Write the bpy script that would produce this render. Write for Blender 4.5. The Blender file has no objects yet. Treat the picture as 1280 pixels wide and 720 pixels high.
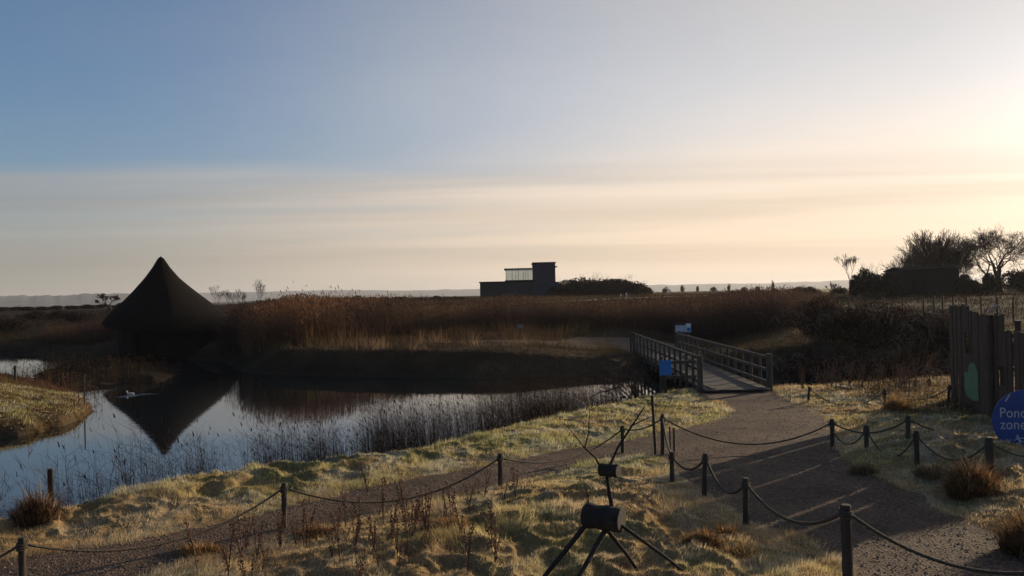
import bpy, math, random
import numpy as np
from mathutils import Vector, Matrix
rng = np.random.default_rng(7)
random.seed(7)
scn = bpy.context.scene
col = scn.collection
R = math.radians
AZ, EL = R(50.0), R(12.0)
SUN = Vector((math.sin(AZ)*math.cos(EL), math.cos(AZ)*math.cos(EL), math.sin(EL)))
CAMZ, WZ = 3.1, -0.4
# ------------------------------------------------------------------ camera
PITCH, ROLL, F = R(0.49), R(1.2), 1000.0
fw = Vector((0, math.cos(PITCH), math.sin(PITCH)))
r0 = Vector((1, 0, 0)); u0 = r0.cross(fw)
rt = (r0*math.cos(ROLL) - u0*math.sin(ROLL)).normalized()
up = rt.cross(fw).normalized()
cam_d = bpy.data.cameras.new('camera'); cam = bpy.data.objects.new('camera', cam_d); col.objects.link(cam)
cam.matrix_world = Matrix(((rt.x, up.x, -fw.x, 0), (rt.y, up.y, -fw.y, 0), (rt.z, up.z, -fw.z, CAMZ), (0, 0, 0, 1)))
cam_d.sensor_width = 36; cam_d.lens = F*36/1280; cam_d.clip_start = 0.1; cam_d.clip_end = 30000
scn.camera = cam
O = Vector((0, 0, CAMZ))
def ray(u, v): return fw + rt*((u-640)/F) - up*((v-360)/F)
def G(u, v, z=0.0):
    d = ray(u, v); t = (z-CAMZ)/d.z
    return O + d*t
def at(u, v, y):
    d = ray(u, v); return O + d*(y/d.y)
# ------------------------------------------------------------------ numeric helpers
def ss(a, b, x):
    t = np.clip((x-a)/(b-a), 0, 1); return t*t*(3-2*t)
def _h(i, j, s):
    n = (i.astype(np.int64)*374761393 + j.astype(np.int64)*668265263 + s*1274126177) & 0x7fffffff
    n = ((n ^ (n >> 13))*1274126177) & 0x7fffffff
    n = (n ^ (n >> 16)) & 0xffff
    return n/65535.0
def vn(x, y, s=0):
    xi, yi = np.floor(x), np.floor(y); fx, fy = x-xi, y-yi
    fx = fx*fx*fx*(fx*(fx*6-15)+10); fy = fy*fy*fy*(fy*(fy*6-15)+10)
    a, b, c, d = _h(xi, yi, s), _h(xi+1, yi, s), _h(xi, yi+1, s), _h(xi+1, yi+1, s)
    return (a*(1-fx)+b*fx)*(1-fy)+(c*(1-fx)+d*fx)*fy
def fbm(x, y, s=0, o=4):
    r = 0; a = .5; t = 0
    for k in range(o):
        r = r+a*vn(x*2**k, y*2**k, s+k*17); t += a; a *= .5
    return r/t
def sdf(px, py, poly):
    """signed distance, positive inside"""
    P = np.array(poly, float); px = np.asarray(px, float); py = np.asarray(py, float)
    d = np.full(px.shape, 1e18); ins = np.zeros(px.shape, bool)
    n = len(P)
    for i in range(n):
        ax, ay = P[i]; bx, by = P[(i+1) % n]
        ex, ey = bx-ax, by-ay; L = ex*ex+ey*ey+1e-12
        t = np.clip(((px-ax)*ex+(py-ay)*ey)/L, 0, 1)
        d = np.minimum(d, (px-ax-t*ex)**2+(py-ay-t*ey)**2)
        c = ((ay > py) != (by > py))
        if abs(ey) > 1e-12:
            c &= px < ex*(py-ay)/ey+ax
            ins ^= c
    return np.where(ins, 1, -1)*np.sqrt(d)
def gp(pts, z): return [tuple(G(u, v, z)[:2]) for u, v in pts]
# ------------------------------------------------------------------ lay of the land
POND = gp([(-420, 850), (-160, 730), (0, 675), (60, 662), (150, 640), (220, 626), (300, 607), (430, 591), (520, 576), (600, 556), (680, 537), (740, 523), (800, 506), (836, 496)], WZ) + [(9.5, 26.0), (16, 27), (24, 29.5), (24, 31), (16, 33), (7.5, 35.5)] + \
       gp([(790, 470), (700, 471), (600, 473), (500, 472), (400, 470), (300, 466), (278, 452), (200, 448), (130, 451), (60, 447), (0, 443), (-300, 440)], WZ) + [(-70, 45), (-70, 20)]
ISL1 = gp([(-400, 600), (-100, 562), (0, 547), (50, 541), (92, 528), (120, 514), (112, 503), (62, 484), (20, 474), (-100, 476), (-400, 500)], WZ)
ISL2 = gp([(34, 479), (90, 484), (150, 479), (208, 477), (214, 467), (150, 461), (100, 459), (58, 463)], WZ)
PATH = gp([(-420, 780), (-60, 709), (0, 700), (170, 676), (300, 648), (440, 614), (560, 590), (700, 564), (790, 549), (860, 534), (905, 523),
           (914, 513), (902, 503), (874, 494), (868, 486), (956, 482), (962, 488), (990, 502), (1022, 520), (1046, 536), (1040, 562), (1062, 588),
           (1120, 610), (1180, 640), (1232, 662), (1360, 700), (1900, 860), (1300, 1000), (1120, 790), (1066, 704), (1004, 674),
           (936, 648), (892, 620), (852, 594), (832, 571), (790, 569), (740, 578), (700, 588), (640, 603), (560, 621), (480, 640), (400, 661), (300, 686),
           (200, 713), (110, 740), (0, 778), (-420, 880)], 0.0)
FPATH = [(8.0, 37.6), (9.0, 42), (8.0, 49), (4, 50), (2.5, 45.5), (0, 44), (-3, 43.4), (-3, 42.8), (1, 42.0), (5.5, 40.6), (5.7, 37.6)]
def pathd(x, y):
    w = (fbm(x*1.7, y*1.7, 5)-.5)*.35
    return np.maximum(sdf(x, y, PATH), sdf(x, y, FPATH))+w*np.clip(np.hypot(x, y)/12, .3, 1)
def hgt(x, y, detail=True):
    x = np.asarray(x, float); y = np.asarray(y, float)
    zc = np.interp(y, [0, 32, 37, 41, 60, 74, 95, 140, 4000], [0, 0, .60, .62, .8, 1.3, 2.5, 2.6, 2.6])
    zl = np.interp(y, [0, 32, 37, 41, 60, 78, 120, 150, 420, 9000], [0, 0, .15, .15, .15, .3, 2.2, 2.3, -5, -9])
    zm = np.interp(y, [0, 32, 37, 41, 60, 74, 120, 150, 420, 9000], [0, 0, .35, .5, .8, 1.2, 2.3, 2.3, -5, -9]); q_ = ss(-.55, -.47, x/np.maximum(y, 1)); zl = zl*(1-q_)+zm*q_
    zr = np.interp(y, [0, 22, 30, 43, 70, 100, 4000], [0, .05, .45, 1.15, 2.0, 2.5, 2.6])
    zc = zc-.40*ss(-1, 5, x)*(1-ss(47, 60, y))*ss(33, 37, y)
    s = x/np.maximum(y, 1)
    kl = 1-ss(-.38, -.31, s); kr = ss(9, 17, x)*ss(.22, .3, s)
    b = zc*(1-kl)+zl*kl; b = b*(1-kr)+zr*kr
    b = b+(fbm(x*.05, y*.05, 3)-.5)*.5*ss(60, 110, y)
    sp = -sdf(x, y, POND)+(fbm(x*.9, y*.9, 21)-.5)*.5
    far = ss(30, 34, y)
    w = 1.1*(1-far)+2.4*far
    t = ss(0, 1, sp/w)
    z = np.where(sp > 0, WZ+(b-WZ)*t, WZ+np.maximum(sp*.5, -.8))
    i1 = sdf(x, y, ISL1)+(fbm(x*1.2, y*1.2, 31)-.5)*.7
    z = np.maximum(z, np.where(i1 > 0, WZ+.25*ss(0, .35, i1)+.62*ss(.2, 3.4, i1), -1.2))
    i2 = sdf(x, y, ISL2)+(fbm(x*.8, y*.8, 33)-.5)*1.6
    z = np.maximum(z, np.where(i2 > 0, WZ+.28*ss(0, 1.2, i2), -1.2))
    if detail:
        pd = pathd(x, y)
        rr = np.hypot(x, y)
        land = ss(.15, .7, np.minimum(np.maximum(sp, np.maximum(i1, i2)), 5))
        g = ss(.03, .35, -pd)*land
        near = 1-ss(22, 60, rr)
        wx = x+.25*fbm(x*2, y*2, 41); wy = y+.25*fbm(x*2, y*2, 43)
        c1 = 1-np.abs(2*fbm(wx*1.9, wy*1.9, 51, 2)-1)*1.9
        c2 = 1-np.abs(2*fbm(wx*4.3, wy*4.3, 61, 2)-1)*1.6
        left = 1-ss(.5, 2.5, y-(14.2+.25*x))      # the mound island and its sides carry the deeper tussocks
        amp = .045*ss(.1, .8, -pd)+.10*left*ss(.35, 1.7, -pd)+.05*np.exp(-((x-7.2)**2+(y-14.0)**2)/5)
        z = z+g*near*(amp*c1+(.022+.03*ss(.3, 1.3, -pd))*c2+.07*(fbm(x*.6, y*.6, 71)-.5))
        z = z+g*(.05*ss(.5, 2.2, -pd))*(rr < 25)
        z = z+(1-g)*land*.012*(fbm(x*6, y*6, 81)-.5)
    z = z+.20*np.exp(-((x-7.4)**2+(y-13.9)**2)/3.5)
    z = z-.12*np.exp(-((x-1.1)**2+(y-8.7)**2)/1.2)
    return z
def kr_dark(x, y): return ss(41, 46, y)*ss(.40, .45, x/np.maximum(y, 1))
def hz(x, y): return float(hgt(np.array([x]), np.array([y]))[0])
def base(u, v, z0=0.0):
    z = z0
    for _ in range(8):
        p = G(u, v, z); z = .5*z+.5*float(hgt(np.array([p.x]), np.array([p.y]), False)[0])
    p = G(u, v, z); return Vector((p.x, p.y, hz(p.x, p.y)))
# ------------------------------------------------------------------ mesh helpers
def mesh_arrays(name, V, Fs, mat, cols=None, parent=None, smooth=False):
    """V (n,3), Fs (m,k) constant k"""
    me = bpy.data.meshes.new(name); V = np.asarray(V, np.float32); Fs = np.asarray(Fs, np.int32)
    m, k = Fs.shape
    me.vertices.add(len(V)); me.vertices.foreach_set('co', V.ravel())
    me.loops.add(m*k); me.loops.foreach_set('vertex_index', Fs.ravel())
    me.polygons.add(m); me.polygons.foreach_set('loop_start', np.arange(0, m*k, k, dtype=np.int32))
    me.polygons.foreach_set('loop_total', np.full(m, k, np.int32))
    if smooth: me.polygons.foreach_set('use_smooth', np.ones(m, bool))
    me.update(calc_edges=True)
    if cols is not None:
        at_ = me.attributes.new('col', 'FLOAT_COLOR', 'POINT')
        c = np.ones((len(V), 4), np.float32); c[:, :3] = cols; at_.data.foreach_set('color', c.ravel())
    if mat: me.materials.append(mat)
    o = bpy.data.objects.new(name, me); col.objects.link(o)
    if parent: o.parent = parent
    return o
class MB:
    def __init__(s): s.v = []; s.f = []; s.c = []
    def add(s, V, Fc, c=None):
        b = len(s.v); s.v += [tuple(p) for p in V]; s.f += [tuple(i+b for i in f) for f in Fc]
        s.c += [c or (1, 1, 1)]*len(V)
    def box(s, c, size, rot=0.0, tilt=None, bev=0.0, M=None):
        c = Vector(c); hx, hy, hz_ = [q/2 for q in size]
        Mx = M or (Matrix.Rotation(rot, 3, 'Z'))
        if tilt: Mx = Mx @ tilt
        if bev <= 0:
            P = [Vector((i*hx, j*hy, k*hz_)) for i in (-1, 1) for j in (-1, 1) for k in (-1, 1)]
            s.add([c+Mx@p for p in P], [(0, 1, 3, 2), (4, 6, 7, 5), (0, 4, 5, 1), (2, 3, 7, 6), (0, 2, 6, 4), (1, 5, 7, 3)]); return
        b = bev; P = []
        rings = [(-hz_, b), (-hz_+b, 0), (hz_-b, 0), (hz_, b)]
        for z, i in rings:
            X, Y = hx-i, hy-i
            for q in ((-X+b, -Y), (X-b, -Y), (X, -Y+b), (X, Y-b), (X-b, Y), (-X+b, Y), (-X, Y-b), (-X, -Y+b)): P.append(Vector((q[0], q[1], z)))
        Fc = []
        for r_ in range(3):
            for k in range(8): Fc.append((r_*8+k, r_*8+(k+1) % 8, r_*8+8+(k+1) % 8, r_*8+8+k))
        Fc.append(tuple(range(7, -1, -1))); Fc.append(tuple(range(24, 32)))
        s.add([c+Mx@p for p in P], Fc)
    def tube(s, pts, rad, n=8, cap=True, c=None, jit=0.0):
        pts = [Vector(p) for p in pts]; m = len(pts)
        if not hasattr(rad, '__len__'): rad = [rad]*m
        V = []; d0 = (pts[1]-pts[0]).normalized()
        a = Vector((0, 0, 1)) if abs(d0.z) < .9 else Vector((1, 0, 0))
        e1 = d0.cross(a).normalized()
        for i in range(m):
            d = (pts[min(i+1, m-1)]-pts[max(i-1, 0)])
            d = d.normalized() if d.length > 1e-9 else d0
            e1 = (e1-d*e1.dot(d)); e1 = e1.normalized() if e1.length > 1e-6 else d.orthogonal().normalized()
            e2 = d.cross(e1)
            for k in range(n):
                t = 2*math.pi*k/n; q = rad[i]*(1+(random.random()-.5)*jit)
                V.append(pts[i]+(e1*math.cos(t)+e2*math.sin(t))*q)
        Fc = [(i*n+k, i*n+(k+1) % n, (i+1)*n+(k+1) % n, (i+1)*n+k) for i in range(m-1) for k in range(n)]
        if cap: Fc.append(tuple(range(n-1, -1, -1))); Fc.append(tuple((m-1)*n+k for k in range(n)))
        s.add(V, Fc, c)
    def post(s, x, y, z0, z1, r, n=12, dx=0, dy=0):
        h = z1-z0
        def q(t): return (x+dx*t, y+dy*t, z0+h*t)
        s.tube([q(0), q(.5), q(1-.25*r/h), q(1-.02*r/h), q(1)], [r*1.02, r, r, r*.86, r*.55], n, jit=.05)
    def build(s, name, mat, parent=None, smooth=False, usecol=False):
        me = bpy.data.meshes.new(name); me.from_pydata([tuple(p) for p in s.v], [], s.f); me.update()
        if smooth: me.polygons.foreach_set('use_smooth', np.ones(len(me.polygons), bool))
        if usecol:
            a = me.attributes.new('col', 'FLOAT_COLOR', 'POINT')
            c = np.ones((len(s.v), 4), np.float32); c[:, :3] = s.c; a.data.foreach_set('color', c.ravel())
        me.materials.append(mat)
        o = bpy.data.objects.new(name, me); col.objects.link(o)
        if parent: o.parent = parent
        return o
def tag(o, label=None, cat=None, group=None, kind=None):
    if label: o['label'] = label
    if cat: o['category'] = cat
    if group: o['group'] = group
    if kind: o['kind'] = kind
    return o
def empty(name, loc, label, cat, group=None):
    o = bpy.data.objects.new(name, None); col.objects.link(o); o.location = loc; o.empty_display_size = .2
    return tag(o, label, cat, group)
def adopt(root, o):
    """parent a mesh built in world coordinates to an Empty, keeping its place"""
    o.parent = root; o.location = Vector(o.location)-root.location
    return o
# ------------------------------------------------------------------ materials
def newmat(name):
    m = bpy.data.materials.new(name); m.use_nodes = True; nt = m.node_tree; nt.nodes.clear()
    return m, nt, nt.nodes, nt.links
def mat(name, c1, c2=None, scale=4.0, rough=.85, bump=.3, stretch=(1, 1, 1), spec=.3, detail=6, attr=False, var=.5, bdist=.02, metal=0):
    m, nt, N, L = newmat(name)
    out = N.new('ShaderNodeOutputMaterial'); p = N.new('ShaderNodeBsdfPrincipled')
    tc = N.new('ShaderNodeTexCoord'); mp = N.new('ShaderNodeMapping'); mp.inputs['Scale'].default_value = stretch
    no = N.new('ShaderNodeTexNoise'); no.inputs['Scale'].default_value = scale; no.inputs['Detail'].default_value = detail
    L.new(tc.outputs['Object'], mp.inputs['Vector']); L.new(mp.outputs['Vector'], no.inputs['Vector'])
    rp = N.new('ShaderNodeValToRGB'); rp.color_ramp.elements[0].position = .3; rp.color_ramp.elements[1].position = .7
    c2 = c2 or tuple(q*.6 for q in c1)
    rp.color_ramp.elements[0].color = (*c2, 1); rp.color_ramp.elements[1].color = (*c1, 1)
    L.new(no.outputs['Fac'], rp.inputs['Fac'])
    src = rp.outputs['Color']
    if attr:
        a = N.new('ShaderNodeAttribute'); a.attribute_name = 'col'
        mx = N.new('ShaderNodeMix'); mx.data_type = 'RGBA'; mx.blend_type = 'MULTIPLY'; mx.inputs['Factor'].default_value = 1
        L.new(a.outputs['Color'], mx.inputs['A']); L.new(src, mx.inputs['B']); src = mx.outputs['Result']
    L.new(src, p.inputs['Base Color']); p.inputs['Roughness'].default_value = rough
    p.inputs['Specular IOR Level'].default_value = spec; p.inputs['Metallic'].default_value = metal
    bp = N.new('ShaderNodeBump'); bp.inputs['Strength'].default_value = bump; bp.inputs['Distance'].default_value = bdist
    L.new(no.outputs['Fac'], bp.inputs['Height']); L.new(bp.outputs['Normal'], p.inputs['Normal'])
    L.new(p.outputs[0], out.inputs[0])
    return m
def leafmat(name, tr=.45, gain=1.0, c=None):
    """thin vegetation: light passes through; colour from attribute"""
    m, nt, N, L = newmat(name)
    out = N.new('ShaderNodeOutputMaterial'); d = N.new('ShaderNodeBsdfDiffuse'); t = N.new('ShaderNodeBsdfTranslucent')
    mx = N.new('ShaderNodeMixShader'); mx.inputs[0].default_value = tr
    if c is None:
        a = N.new('ShaderNodeAttribute'); a.attribute_name = 'col'; s = a.outputs['Color']
    else:
        a = N.new('ShaderNodeRGB'); a.outputs[0].default_value = (*c, 1); s = a.outputs[0]
    L.new(s, d.inputs[0]); L.new(s, t.inputs[0]); L.new(d.outputs[0], mx.inputs[1]); L.new(t.outputs[0], mx.inputs[2])
    L.new(mx.outputs[0], out.inputs[0]); return m
M_wood = mat('weathered_wood', (.055, .042, .032), (.022, .017, .013), 9, .8, .5, (1, 1, .12))
M_rail = mat('rail_wood', (.095, .072, .054), (.036, .028, .022), 9, .75, .4, (1, 1, .3))
M_deck = mat('deck_board', (.055, .046, .042), (.030, .026, .024), 8, .75, .4, (1, .2, 1))
M_log = mat('log_bark', (.035, .027, .023), (.012, .010, .009), 16, .9, 1.0, (.25, 1, 1), bdist=.03)
M_cut = mat('cut_wood', (.22, .16, .10), (.13, .09, .055), 12, .8, .3)
M_rope = mat('rope_fibre', (.085, .07, .05), (.04, .032, .024), 60, .9, .8)
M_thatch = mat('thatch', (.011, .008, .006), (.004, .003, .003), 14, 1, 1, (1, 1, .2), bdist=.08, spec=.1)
M_wattle = mat('wattle_wall', (.016, .011, .009), (.007, .005, .004), 7, .95, .8, (1, 1, 3), spec=.1)
M_stone = mat('limestone_wall', (.05, .042, .042), (.028, .024, .026), 2.5, .9, .5, (1, 1, 2.5))
M_clad = mat('dark_cladding', (.035, .035, .05), (.022, .022, .034), 2.0, .7, .2, (1, 1, 6))
M_trim = mat('roof_trim', (.018, .015, .015), None, 3, .95, .1, spec=.05)
M_plank = mat('palisade_plank', (.090, .054, .036), (.036, .023, .016), 6, .85, .5, (6, 6, .5))
M_green = mat('green_paint', (.10, .22, .10), (.06, .14, .07), 8, .7, .2)
M_blue = mat('blue_sign', (.026, .062, .26), (.018, .042, .17), 3, .55, .05)
M_blue2 = mat('blue_notice', (.02, .16, .45), (.015, .13, .38), 3, .5, .05)
M_white = mat('white_lettering', (.42, .46, .52), (.30, .33, .40), 5, .5, .05)
M_panel = mat('pale_notice', (.45, .5, .55), (.3, .34, .38), 12, .4, .05)
M_bark = mat('tree_bark', (.04, .03, .024), (.02, .015, .012), 12, .95, .6, (1, 1, .3))
M_twig = mat('twig', (.09, .055, .038), (.05, .032, .024), 20, .95, .1)
M_leafdark = leafmat('dark_foliage', .25)
M_grass = leafmat('grass_blade', .5)
M_reeddark = leafmat('dead_stem', .22)
M_reed = leafmat('reed_blade', .5)
M_barn = mat('barn_wall', (.012, .009, .009), (.008, .006, .006), 3, .9, .2)
# ------------------------------------------------------------------ world
w = bpy.data.worlds.new('World'); scn.world = w; w.use_nodes = True; nt = w.node_tree; nt.nodes.clear(); N, L = nt.nodes, nt.links
wo = N.new('ShaderNodeOutputWorld'); bg = N.new('ShaderNodeBackground'); sky = N.new('ShaderNodeTexSky')
sky.sky_type = 'NISHITA'; sky.sun_disc = False; sky.sun_elevation = EL; sky.sun_rotation = AZ
sky.air_density = 1.0; sky.dust_density = 0.5; sky.ozone_density = 3; sky.altitude = 0
bg.inputs['Strength'].default_value = .10
def math_(op, a, b=None, c=None, clamp=False):
    n = N.new('ShaderNodeMath'); n.operation = op; n.use_clamp = clamp
    for i, q in enumerate((a, b, c)):
        if q is None: continue
        if isinstance(q, (int, float)): n.inputs[i].default_value = q
        else: L.new(q, n.inputs[i])
    return n.outputs[0]
def mrange(v, a, b, c=0.0, d=1.0):
    n = N.new('ShaderNodeMapRange'); n.interpolation_type = 'SMOOTHSTEP'
    L.new(v, n.inputs[0]); n.inputs[1].default_value = a; n.inputs[2].default_value = b; n.inputs[3].default_value = c; n.inputs[4].default_value = d
    return n.outputs[0]
tc = N.new('ShaderNodeTexCoord'); sx = N.new('ShaderNodeSeparateXYZ'); L.new(tc.outputs['Generated'], sx.inputs[0])
azm = math_('ARCTAN2', sx.outputs[0], sx.outputs[1]); elv = math_('ARCSINE', sx.outputs[2])
qlv = math_('DIVIDE', sx.outputs[2], math_('MAXIMUM', sx.outputs[1], .15))      # long cloud streets running across the view
def streaks(sa, se, off, det=5, rough=.55, dist=0.0):
    cb = N.new('ShaderNodeCombineXYZ'); L.new(math_('MULTIPLY', azm, sa), cb.inputs[0]); L.new(math_('MULTIPLY', qlv, se), cb.inputs[1]); cb.inputs[2].default_value = off
    no = N.new('ShaderNodeTexNoise'); no.inputs['Scale'].default_value = 1; no.inputs['Detail'].default_value = det; no.inputs['Roughness'].default_value = rough
    no.inputs['Distortion'].default_value = dist
    L.new(cb.outputs[0], no.inputs['Vector']); return no.outputs['Fac']
dt = N.new('ShaderNodeVectorMath'); dt.operation = 'DOT_PRODUCT'; L.new(tc.outputs['Generated'], dt.inputs[0]); dt.inputs[1].default_value = SUN
cosg = dt.outputs['Value']
# soft shoulder on the clear sky behind the veil
lum0 = N.new('ShaderNodeRGBToBW'); L.new(sky.outputs[0], lum0.inputs[0])
tb = N.new('ShaderNodeVectorMath'); tb.operation = 'MULTIPLY'; L.new(sky.outputs[0], tb.inputs[0]); tb.inputs[1].default_value = (1.0, 1.0, 1.06)
tint = N.new('ShaderNodeVectorMath'); tint.operation = 'SCALE'; L.new(tb.outputs[0], tint.inputs[0])
L.new(math_('DIVIDE', 1.12, math_('ADD', 1.0, math_('MULTIPLY', lum0.outputs[0], .115))), tint.inputs['Scale'])
# a sheet of cirrus: forward scattering makes it brighter and warmer towards the sun
toward = mrange(cosg, .05, 1.0)
edge = math_('ADD', qlv, math_('MULTIPLY', math_('SUBTRACT', streaks(2.6, 10, 3.1, 3), .5), .035))
band = mrange(edge, .196, .140)
tx = mrange(streaks(1.3, 26, 9.4, 4, .5), .3, .7)
tx2 = mrange(streaks(1.0, 30, 5.2, 4, .5, .3), .36, .7)
low = math_('MULTIPLY', band, math_('ADD', math_('MULTIPLY', tx, .34), .50))
wisp = mrange(streaks(1.8, 6, 1.3, 5, .55), .35, .8)
high = math_('ADD', math_('MULTIPLY', math_('POWER', toward, 1.5), .88), math_('MULTIPLY', wisp, .13))
cf = math_('MAXIMUM', low, high, clamp=True)
cf = math_('MINIMUM', math_('ADD', cf, math_('MULTIPLY', math_('MULTIPLY', low, toward), .35)), .96)
warm = math_('MULTIPLY', mrange(elv, .27, .04), mrange(cosg, 0, .9, .30, 1))
vc = N.new('ShaderNodeMix'); vc.data_type = 'RGBA'; L.new(warm, vc.inputs['Factor']); vc.inputs['A'].default_value = (1.04, .99, .955, 1); vc.inputs['B'].default_value = (1.25, .97, .70, 1)
br = math_('MULTIPLY', math_('ADD', 2.7, math_('MULTIPLY', toward, 3.9)), mrange(elv, .12, .42, 1, .66))
br = math_('ADD', br, math_('MULTIPLY', math_('MULTIPLY', math_('POWER', math_('MAXIMUM', cosg, 0.0), 30), 6.0), mrange(elv, .12, .36, 1, .22)))
br = math_('MULTIPLY', br, math_('SUBTRACT', 1.06, math_('MULTIPLY', math_('MULTIPLY', tx2, band), .18)))
cl = N.new('ShaderNodeVectorMath'); cl.operation = 'SCALE'; L.new(vc.outputs['Result'], cl.inputs[0]); L.new(br, cl.inputs['Scale'])
mx = N.new('ShaderNodeMix'); mx.data_type = 'RGBA'; L.new(cf, mx.inputs['Factor']); L.new(tint.outputs[0], mx.inputs['A']); L.new(cl.outputs[0], mx.inputs['B'])
L.new(mx.outputs['Result'], bg.inputs['Color']); L.new(bg.outputs[0], wo.inputs[0])
sl = bpy.data.lights.new('sun', 'SUN'); sl.energy = 5.0; sl.angle = R(.6); sl.color = (1, .79, .54)
so = bpy.data.objects.new('sun', sl); col.objects.link(so); so.rotation_euler = (-SUN).to_track_quat('-Z', 'Y').to_euler()
vs = scn.view_settings; vs.view_transform = 'Standard'; vs.look = 'None'; vs.gamma = 1; vs.exposure = 0.36

# ================================================================== GROUND
def polar(rs, ths):
    r, t = np.meshgrid(rs, ths, indexing='ij'); return r*np.sin(t), r*np.cos(t)
ang = np.concatenate([np.linspace(-180, -56, 40)[:-1], np.linspace(-56, -37, 40)[:-1], np.linspace(-37, 37, 900)[:-1], np.linspace(37, 56, 60)[:-1], np.linspace(56, 180, 40)])
ang = np.radians(ang)
rs = np.concatenate([[.5, 2, 4, 6], np.exp(np.linspace(np.log(7.4), np.log(60), 720)), np.exp(np.linspace(np.log(61), np.log(400), 110)), np.exp(np.linspace(np.log(420), np.log(9500), 30))])
X, Y = polar(rs, ang); Z = hgt(X, Y)
nr, na = X.shape
pd = pathd(X, Y)
i_, j_ = np.meshgrid(np.arange(nr-1), np.arange(na-1), indexing='ij')
q = np.stack([i_*na+j_, i_*na+j_+1, (i_+1)*na+j_+1, (i_+1)*na+j_], -1).reshape(-1, 4)[:, ::-1]
pm = (pd[:-1, :-1] > 0).ravel() & (X[:-1, :-1].ravel()**2+Y[:-1, :-1].ravel()**2 < 3600)
V = np.stack([X, Y, Z], -1).reshape(-1, 3)
# colour of the turf and earth, by place: straw island, greener pond strip, brown marsh, dark field soil
xr, yr = V[:, 0], V[:, 1]; rr = np.hypot(xr, yr)
n1 = fbm(xr*.8, yr*.8, 91); n2 = fbm(xr*3.1, yr*3.1, 92)
straw = np.array([.24, .175, .095]); green = np.array([.15, .145, .06]); brown = np.array([.045, .031, .02]); soil = np.array([.018, .015, .012]); frost = np.array([.40, .37, .30])
C = straw[None]*(.65+.5*n2[:, None])
gk = ss(.5, .7, n1+.16*(yr > 13.5+.25*xr))*.6
C = C*(1-gk[:, None])+green*gk[:, None]
fk = ss(.52, .72, fbm(xr*2.2, yr*2.2, 95))*.45*ss(9, 16, rr)
C = C*(1-fk[:, None])+frost*fk[:, None]
mk = ss(32, 36, rr); C = C*(1-mk[:, None])+(brown*(.5+n1[:, None]))*mk[:, None]
bank = ss(-.2, .3, -sdf(xr, yr, POND))*0+ss(1.6, .2, -sdf(xr, yr, POND))
C = C*(1-.8*bank[:, None])+soil*.8*bank[:, None]
ii = ss(-.4, .3, sdf(xr, yr, ISL1)); C = C*(1-.8*ii[:, None])+np.array([.07, .045, .025])*.8*ii[:, None]
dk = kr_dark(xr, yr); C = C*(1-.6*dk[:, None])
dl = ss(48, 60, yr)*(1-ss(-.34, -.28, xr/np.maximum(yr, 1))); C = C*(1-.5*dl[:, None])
fl = ss(85, 100, yr)*ss(.30, .36, xr/np.maximum(yr, 1))*(1-ss(.42, .46, xr/np.maximum(yr, 1)))
C = C*(1-fl[:, None])+np.array([.30, .26, .17])*fl[:, None]
M_ground = mat('winter_turf', (1.15, 1.1, 1.0), (.62, .6, .55), 14, 1, .5, attr=True, bdist=.03, spec=.05)
def gravelmat():
    m, nt, N, L = newmat('gravel')
    out = N.new('ShaderNodeOutputMaterial'); p = N.new('ShaderNodeBsdfPrincipled'); tc = N.new('ShaderNodeTexCoord')
    v = N.new('ShaderNodeTexVoronoi'); v.inputs['Scale'].default_value = 38; v.inputs['Randomness'].default_value = 1
    v2 = N.new('ShaderNodeTexVoronoi'); v2.inputs['Scale'].default_value = 90
    n = N.new('ShaderNodeTexNoise'); n.inputs['Scale'].default_value = 1.1; n.inputs['Detail'].default_value = 8
    for q_ in (v, v2, n): L.new(tc.outputs['Object'], q_.inputs['Vector'])
    r = N.new('ShaderNodeValToRGB'); r.color_ramp.elements[0].color = (.026, .018, .014, 1); r.color_ramp.elements[1].color = (.17, .118, .082, 1)
    s_ = N.new('ShaderNodeSeparateColor'); L.new(v.outputs['Color'], s_.inputs[0])
    L.new(s_.outputs[0], r.inputs[0])
    r2 = N.new('ShaderNodeValToRGB'); r2.color_ramp.elements[0].position = .3; r2.color_ramp.elements[1].position = .7
    r2.color_ramp.elements[0].color = (.42, .38, .36, 1); r2.color_ramp.elements[1].color = (1.15, 1.05, .95, 1); L.new(n.outputs['Fac'], r2.inputs[0])
    mx = N.new('ShaderNodeMix'); mx.data_type = 'RGBA'; mx.blend_type = 'MULTIPLY'; mx.inputs['Factor'].default_value = 1
    L.new(r.outputs[0], mx.inputs['A']); L.new(r2.outputs[0], mx.inputs['B']); L.new(mx.outputs['Result'], p.inputs['Base Color'])
    p.inputs['Roughness'].default_value = .9; p.inputs['Specular IOR Level'].default_value = .2
    b = N.new('ShaderNodeBump'); b.inputs['Strength'].default_value = .9; b.inputs['Distance'].default_value = .015; b.invert = True
    b2 = N.new('ShaderNodeBump'); b2.inputs['Strength'].default_value = .8; b2.inputs['Distance'].default_value = .05
    L.new(v.outputs['Distance'], b.inputs['Height']); L.new(n.outputs['Fac'], b2.inputs['Height']); L.new(b2.outputs['Normal'], b.inputs['Normal']); L.new(b.outputs['Normal'], p.inputs['Normal'])
    L.new(p.outputs[0], out.inputs[0]); return m
M_gravel = gravelmat()
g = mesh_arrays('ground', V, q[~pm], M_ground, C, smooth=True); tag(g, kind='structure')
used = np.unique(q[pm]); remap = np.full(len(V), -1); remap[used] = np.arange(len(used))
g = mesh_arrays('path', V[used], remap[q[pm]], M_gravel, smooth=True); tag(g, kind='structure')
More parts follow.
